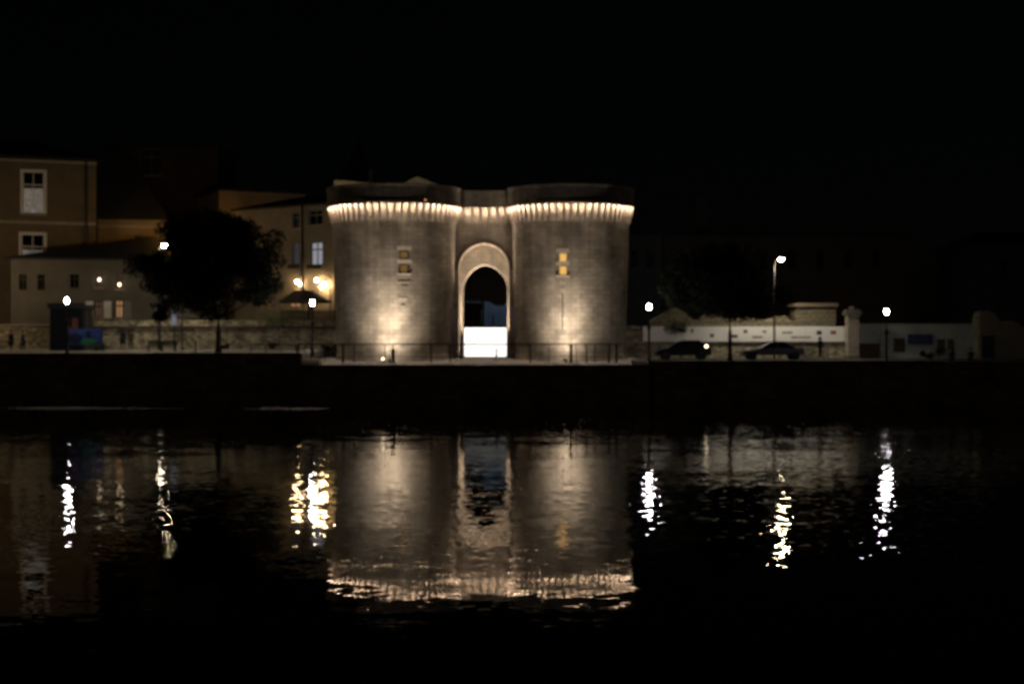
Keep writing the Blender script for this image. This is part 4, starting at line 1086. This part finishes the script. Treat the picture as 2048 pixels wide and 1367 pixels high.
# ------------------------------------------------------------------ cars
def car(px, D, zg, length, kind, label, flip=False):
    """profile extruded and tapered; nose towards -x"""
    t = thing('parked_car', label, 'car', (X(px, D), D, zg), 0, 'cars parked along the quay')
    L = length/2
    if kind == 'hatch':
        low = [(-L, .32), (-L, .62), (-L+.18, .74), (-L+.95, .90), (L-.25, .97), (L-.02, .82), (L, .35)]
        cab = [(-L+.95, .90), (-L+1.75, 1.38), (-L+2.2, 1.47), (L-.95, 1.46), (L-.35, 1.22), (L-.2, .97)]
    else:
        low = [(-L, .32), (-L+.02, .60), (-L+.2, .70), (-L+1.45, .86), (L-.7, .90), (L-.05, .84), (L, .38)]
        cab = [(-L+1.45, .86), (-L+2.15, 1.30), (-L+2.6, 1.38), (L-1.55, 1.36), (L-.75, .90)]
    W = .86
    b = MB(); poly = low
    b.prism(poly, -W, W)
    paint = mat('car_paint_dark', (.012, .012, .014), .2) if kind == 'hatch' else mat('car_paint_grey', (.075, .075, .085), .22)
    part('body', b, paint, t, bevel=.05)
    b = MB()
    a = [b.bm.verts.new((x, -W+.06+(z-.9)*.38, z-.02)) for x, z in cab]; c = [b.bm.verts.new((x, W-.06-(z-.9)*.38, z-.02)) for x, z in cab]
    b.bm.faces.new(a); b.bm.faces.new(list(reversed(c)))
    for i in range(len(cab)): b.bm.faces.new((a[i], c[i], c[(i+1)%len(cab)], a[(i+1)%len(cab)]))
    part('cabin', b, M['glass'], t)
    # roof skin and pillars
    top = [p for p in cab if p[1] > 1.25]
    b = MB(); 
    for i in range(len(top)-1):
        (xa_, za_), (xb_, zb2) = top[i], top[i+1]
        wa, wb = W-.06-(za_-.9)*.38, W-.06-(zb2-.9)*.38
        b.quad((xa_,-wa,za_),(xb_,-wb,zb2),(xb_,wb,zb2),(xa_,wa,za_)); b.quad((xa_,-wa,za_),(xb_,-wb,zb2),(xb_,-wb,zb2-.04),(xa_,-wa,za_-.04))
    part('roof', b, paint, t)
    for (p, q) in ((cab[0], cab[1]), (cab[-1], top[-1]), (((cab[1][0]+cab[-2][0])/2, .9), ((cab[1][0]+cab[-2][0])/2, 1.4))):
        part('pillar', MB().tube([(p[0], -W+.05, p[1]), (q[0], -W+.05+(q[1]-.9)*.38, q[1])], .035, 6), paint, t)
    for x in (-L+.78, L-.72):
        for s in (-1, 1):
            w = part('wheel', MB().tube([(x, s*W-.11, .31), (x, s*W+.03, .31)], [.31, .31], 20), M['cloth1'], t)
            part('rim', MB().tube([(x, s*(W+.035), .31), (x, s*(W+.05), .31)], [.19, .17], 14), M['pale_metal'], w)
    for s in (-1, 1):
        part('headlight', MB().ball((-L+.06, s*.62, .62), .13, (.5, 1.2, .55)), M['pale_metal'], t)
        part('tail_light', MB().ball((L-.04, s*.66, .78), .12, (.4, 1, .8)), mat('tail_lens', (.12, .01, .01), .3), t)
    part('door', MB().box(-.55, .5, -W-.012, -W-.002, .4, .84), paint, t)
    part('number_plate', MB().box(L, L+.02, -.26, .26, .5, .61), M['white_paint'], t)
    return t
car(1365, 107, 3.01, 4.15, 'hatch', 'dark hatchback parked right of the right tower, one lamp glinting')
car(1543, 107, 3.01, 4.7, 'sedan', 'low grey saloon with shiny bonnet parked right of the tree trunk')
t = thing('tail_lamp', 'lit lamp glinting at the rear corner of the dark hatchback', 'lamp', (X(1413, 105.9), 105.95, Z(692, 105.9)))
part('bulb', MB().ball((0,0,0), .13, (1, .6, 1)), M['small_glow'], t)
part('holder', MB().tube([(0,.06,0),(0,.16,0)], .05), M['dark_metal'], t)

# ------------------------------------------------------------------ people
def person(px, D, zg, label, pose='stand', rz=0, top='cloth1', legs='cloth1', height=1.7, long_hair=False, coat=False, stride=.12, seed=0):
    me = bpy.data.meshes.new('person')
    k = height/1.7; V, E, Rd = [], [], []
    def v(p, r): V.append(tuple(c*k for c in p)); Rd.append(r*k); return len(V)-1
    def e(a, b): E.append((a, b))
    if pose == 'stand':
        hip = .90; pel = v((0,0,hip), .145)
        off = 0; knees = [(-.09, -stride*.7, .49), (.09, stride*.6, .49)]; feet = [(-.09, -stride, .08), (.09, stride*1.2, .08)]
    else:
        hip = .12; pel = v((0,0,hip), .16)
        knees = [(-.12, -.42, .16), (.12, -.42, .14)]; feet = [(-.12, -.5, -.28), (.12, -.48, -.28)]
    lean = -.03 if pose == 'stand' else -.1
    b1 = v((0, lean*.3, hip+.2), .13); ch = v((0, lean*.8, hip+.4), .155); nk = v((0, lean, hip+.55), .06); e(pel,b1); e(b1,ch); e(ch,nk)
    hb = v((0, lean-.01, hip+.62), .065); hm = v((0, lean-.015, hip+.70), .098); ht = v((0, lean-.005, hip+.78), .085); e(nk,hb); e(hb,hm); e(hm,ht)
    for s, kn, ft in zip((-1,1), knees, feet):
        h = v((s*.09, 0, hip-.06 if pose == 'stand' else hip-.01), .10); a = v(kn, .065); c = v(ft, .042)
        f = v((ft[0]+s*.02, ft[1]-.14, ft[2]-.045), .035); e(pel,h); e(h,a); e(a,c); e(c,f)
        sh = v((s*.18, lean, hip+.47), .062)
        if pose == 'stand': el, wr = (s*.23, lean+.03, hip+.2), (s*.22, lean-.08, hip-.03)
        else: el, wr = (s*.24, lean-.05, hip+.2), (s*.14, lean-.28, hip+.12)
        eb = v(el, .045); wi = v(wr, .03); e(ch,sh); e(sh,eb); e(eb,wi)
        d = (Vector(wr)-Vector(el)).normalized(); pm = v(tuple(Vector(wr)+d*.07), .034); e(wi,pm)
        for q in range(4):
            base = Vector(wr)+d*.1+Vector((0, (q-1.5)*.02, 0)); tip = base+d*(.07, .085, .08, .06)[q]+Vector((-s*.012, 0, 0))
            f1 = v(tuple(base), .009); f2 = v(tuple(tip), .007); e(pm,f1); e(f1,f2)
        th1 = v(tuple(Vector(wr)+d*.05+Vector((-s*.01, -.035, 0))), .011); th2 = v(tuple(Vector(wr)+d*.09+Vector((-s*.015, -.05, 0))), .008); e(wi,th1); e(th1,th2)
    me.from_pydata(V, E, [])
    tmp = bpy.data.objects.new('tmp', me); COL.objects.link(tmp)
    md = tmp.modifiers.new('skin', 'SKIN'); 
    sv = me.skin_vertices[0].data if me.skin_vertices else None
    if sv is None:
        bm = bmesh.new(); bm.from_mesh(me); bm.verts.layers.skin.verify(); bm.to_mesh(me); bm.free(); sv = me.skin_vertices[0].data
    for i, r in enumerate(Rd): sv[i].radius = (r, r*.8 if r > .12 else r)
    sv[0].use_root = True
    tmp.modifiers.new('sub', 'SUBSURF').levels = 1
    dg = bpy.context.evaluated_depsgraph_get(); dg.update()
    new = bpy.data.meshes.new_from_object(tmp.evaluated_get(dg))
    bpy.data.objects.remove(tmp)
    new.materials.clear()
    for m_ in (legs, top, 'skin', 'shoe'): new.materials.append(M[m_])
    for p in new.polygons:
        z = p.center.z/k; y = abs(p.center.x)/k; p.use_smooth = True
        if z > hip+.53 or (y > .19 and z < hip+.02 and pose == 'stand'): p.material_index = 2
        elif pose == 'stand' and z < .1: p.material_index = 3
        elif z > hip-.05 if pose == 'stand' else z > hip+.1: p.material_index = 1
        else: p.material_index = 0
    t = thing('person', label, 'person', (X(px, D), D, zg), rz, 'people on the quay')
    link('body', new, t)
    hz = (hip+.74)*k
    b = MB().ball((0, (lean+.02)*k, hz), .115*k, (.95, 1.05, 1), 12, 8)
    if long_hair: b.ball((0, (lean+.07)*k, hz-.14*k), .1*k, (1, .5, 1.7), 10, 8)
    # keep the face clear
    part('hair', b, M['hair'], t, True)
    face = part('nose', MB().ball((0, (lean-.115)*k, hz-.05*k), .018*k, (.8, 1, 1.3), 6, 4), M['skin'], t, True)
    for s in (-1, 1):
        part('eye', MB().ball((s*.035*k, (lean-.098)*k, hz-.03*k), .011*k, (1.2, .6, .7), 6, 4), M['cloth1'], t)
        part('ear', MB().ball((s*.098*k, lean*k, hz-.05*k), .025*k, (.4, .7, 1.1), 6, 4), M['skin'], t)
    if coat:
        part('coat', MB().lathe([(.17*k, (hip+.15)*k), (.2*k, hip*k), (.25*k, (hip-.38)*k)], (0, 0), 14), M[top], t, True)
    return t
person(246, 110.3, 3.66, 'walker in dark clothes, left one of the pair by the bench', rz=R(170), height=1.66, coat=True, long_hair=True)
person(262, 110.1, 3.66, 'walker in brown jacket and pale shoes, right one of the pair by the bench', rz=R(185), top='cloth2', height=1.6, stride=.2)
person(22, 108, 3.63, 'person in dark clothes at the far left standing nearest the picture edge', rz=R(60), height=1.55, coat=True)
person(46, 107.5, 3.63, 'person in a navy coat standing at the left in front of the dim wall', rz=R(-60), top='cloth3', height=1.55, coat=True)
person(1640, 108.5, 3.01, 'lone person in black standing below the right end of the long banner', rz=R(20), height=1.68, long_hair=True)
person(1903, 101, 3.07, 'person sitting on the quay edge right of the scrubby plants', 'sit', rz=R(160), top='cloth3', seed=1)
person(1942, 101, 3.07, 'second person sitting on the quay edge before the ruined gateway', 'sit', rz=R(170), top='cloth1', height=1.6)
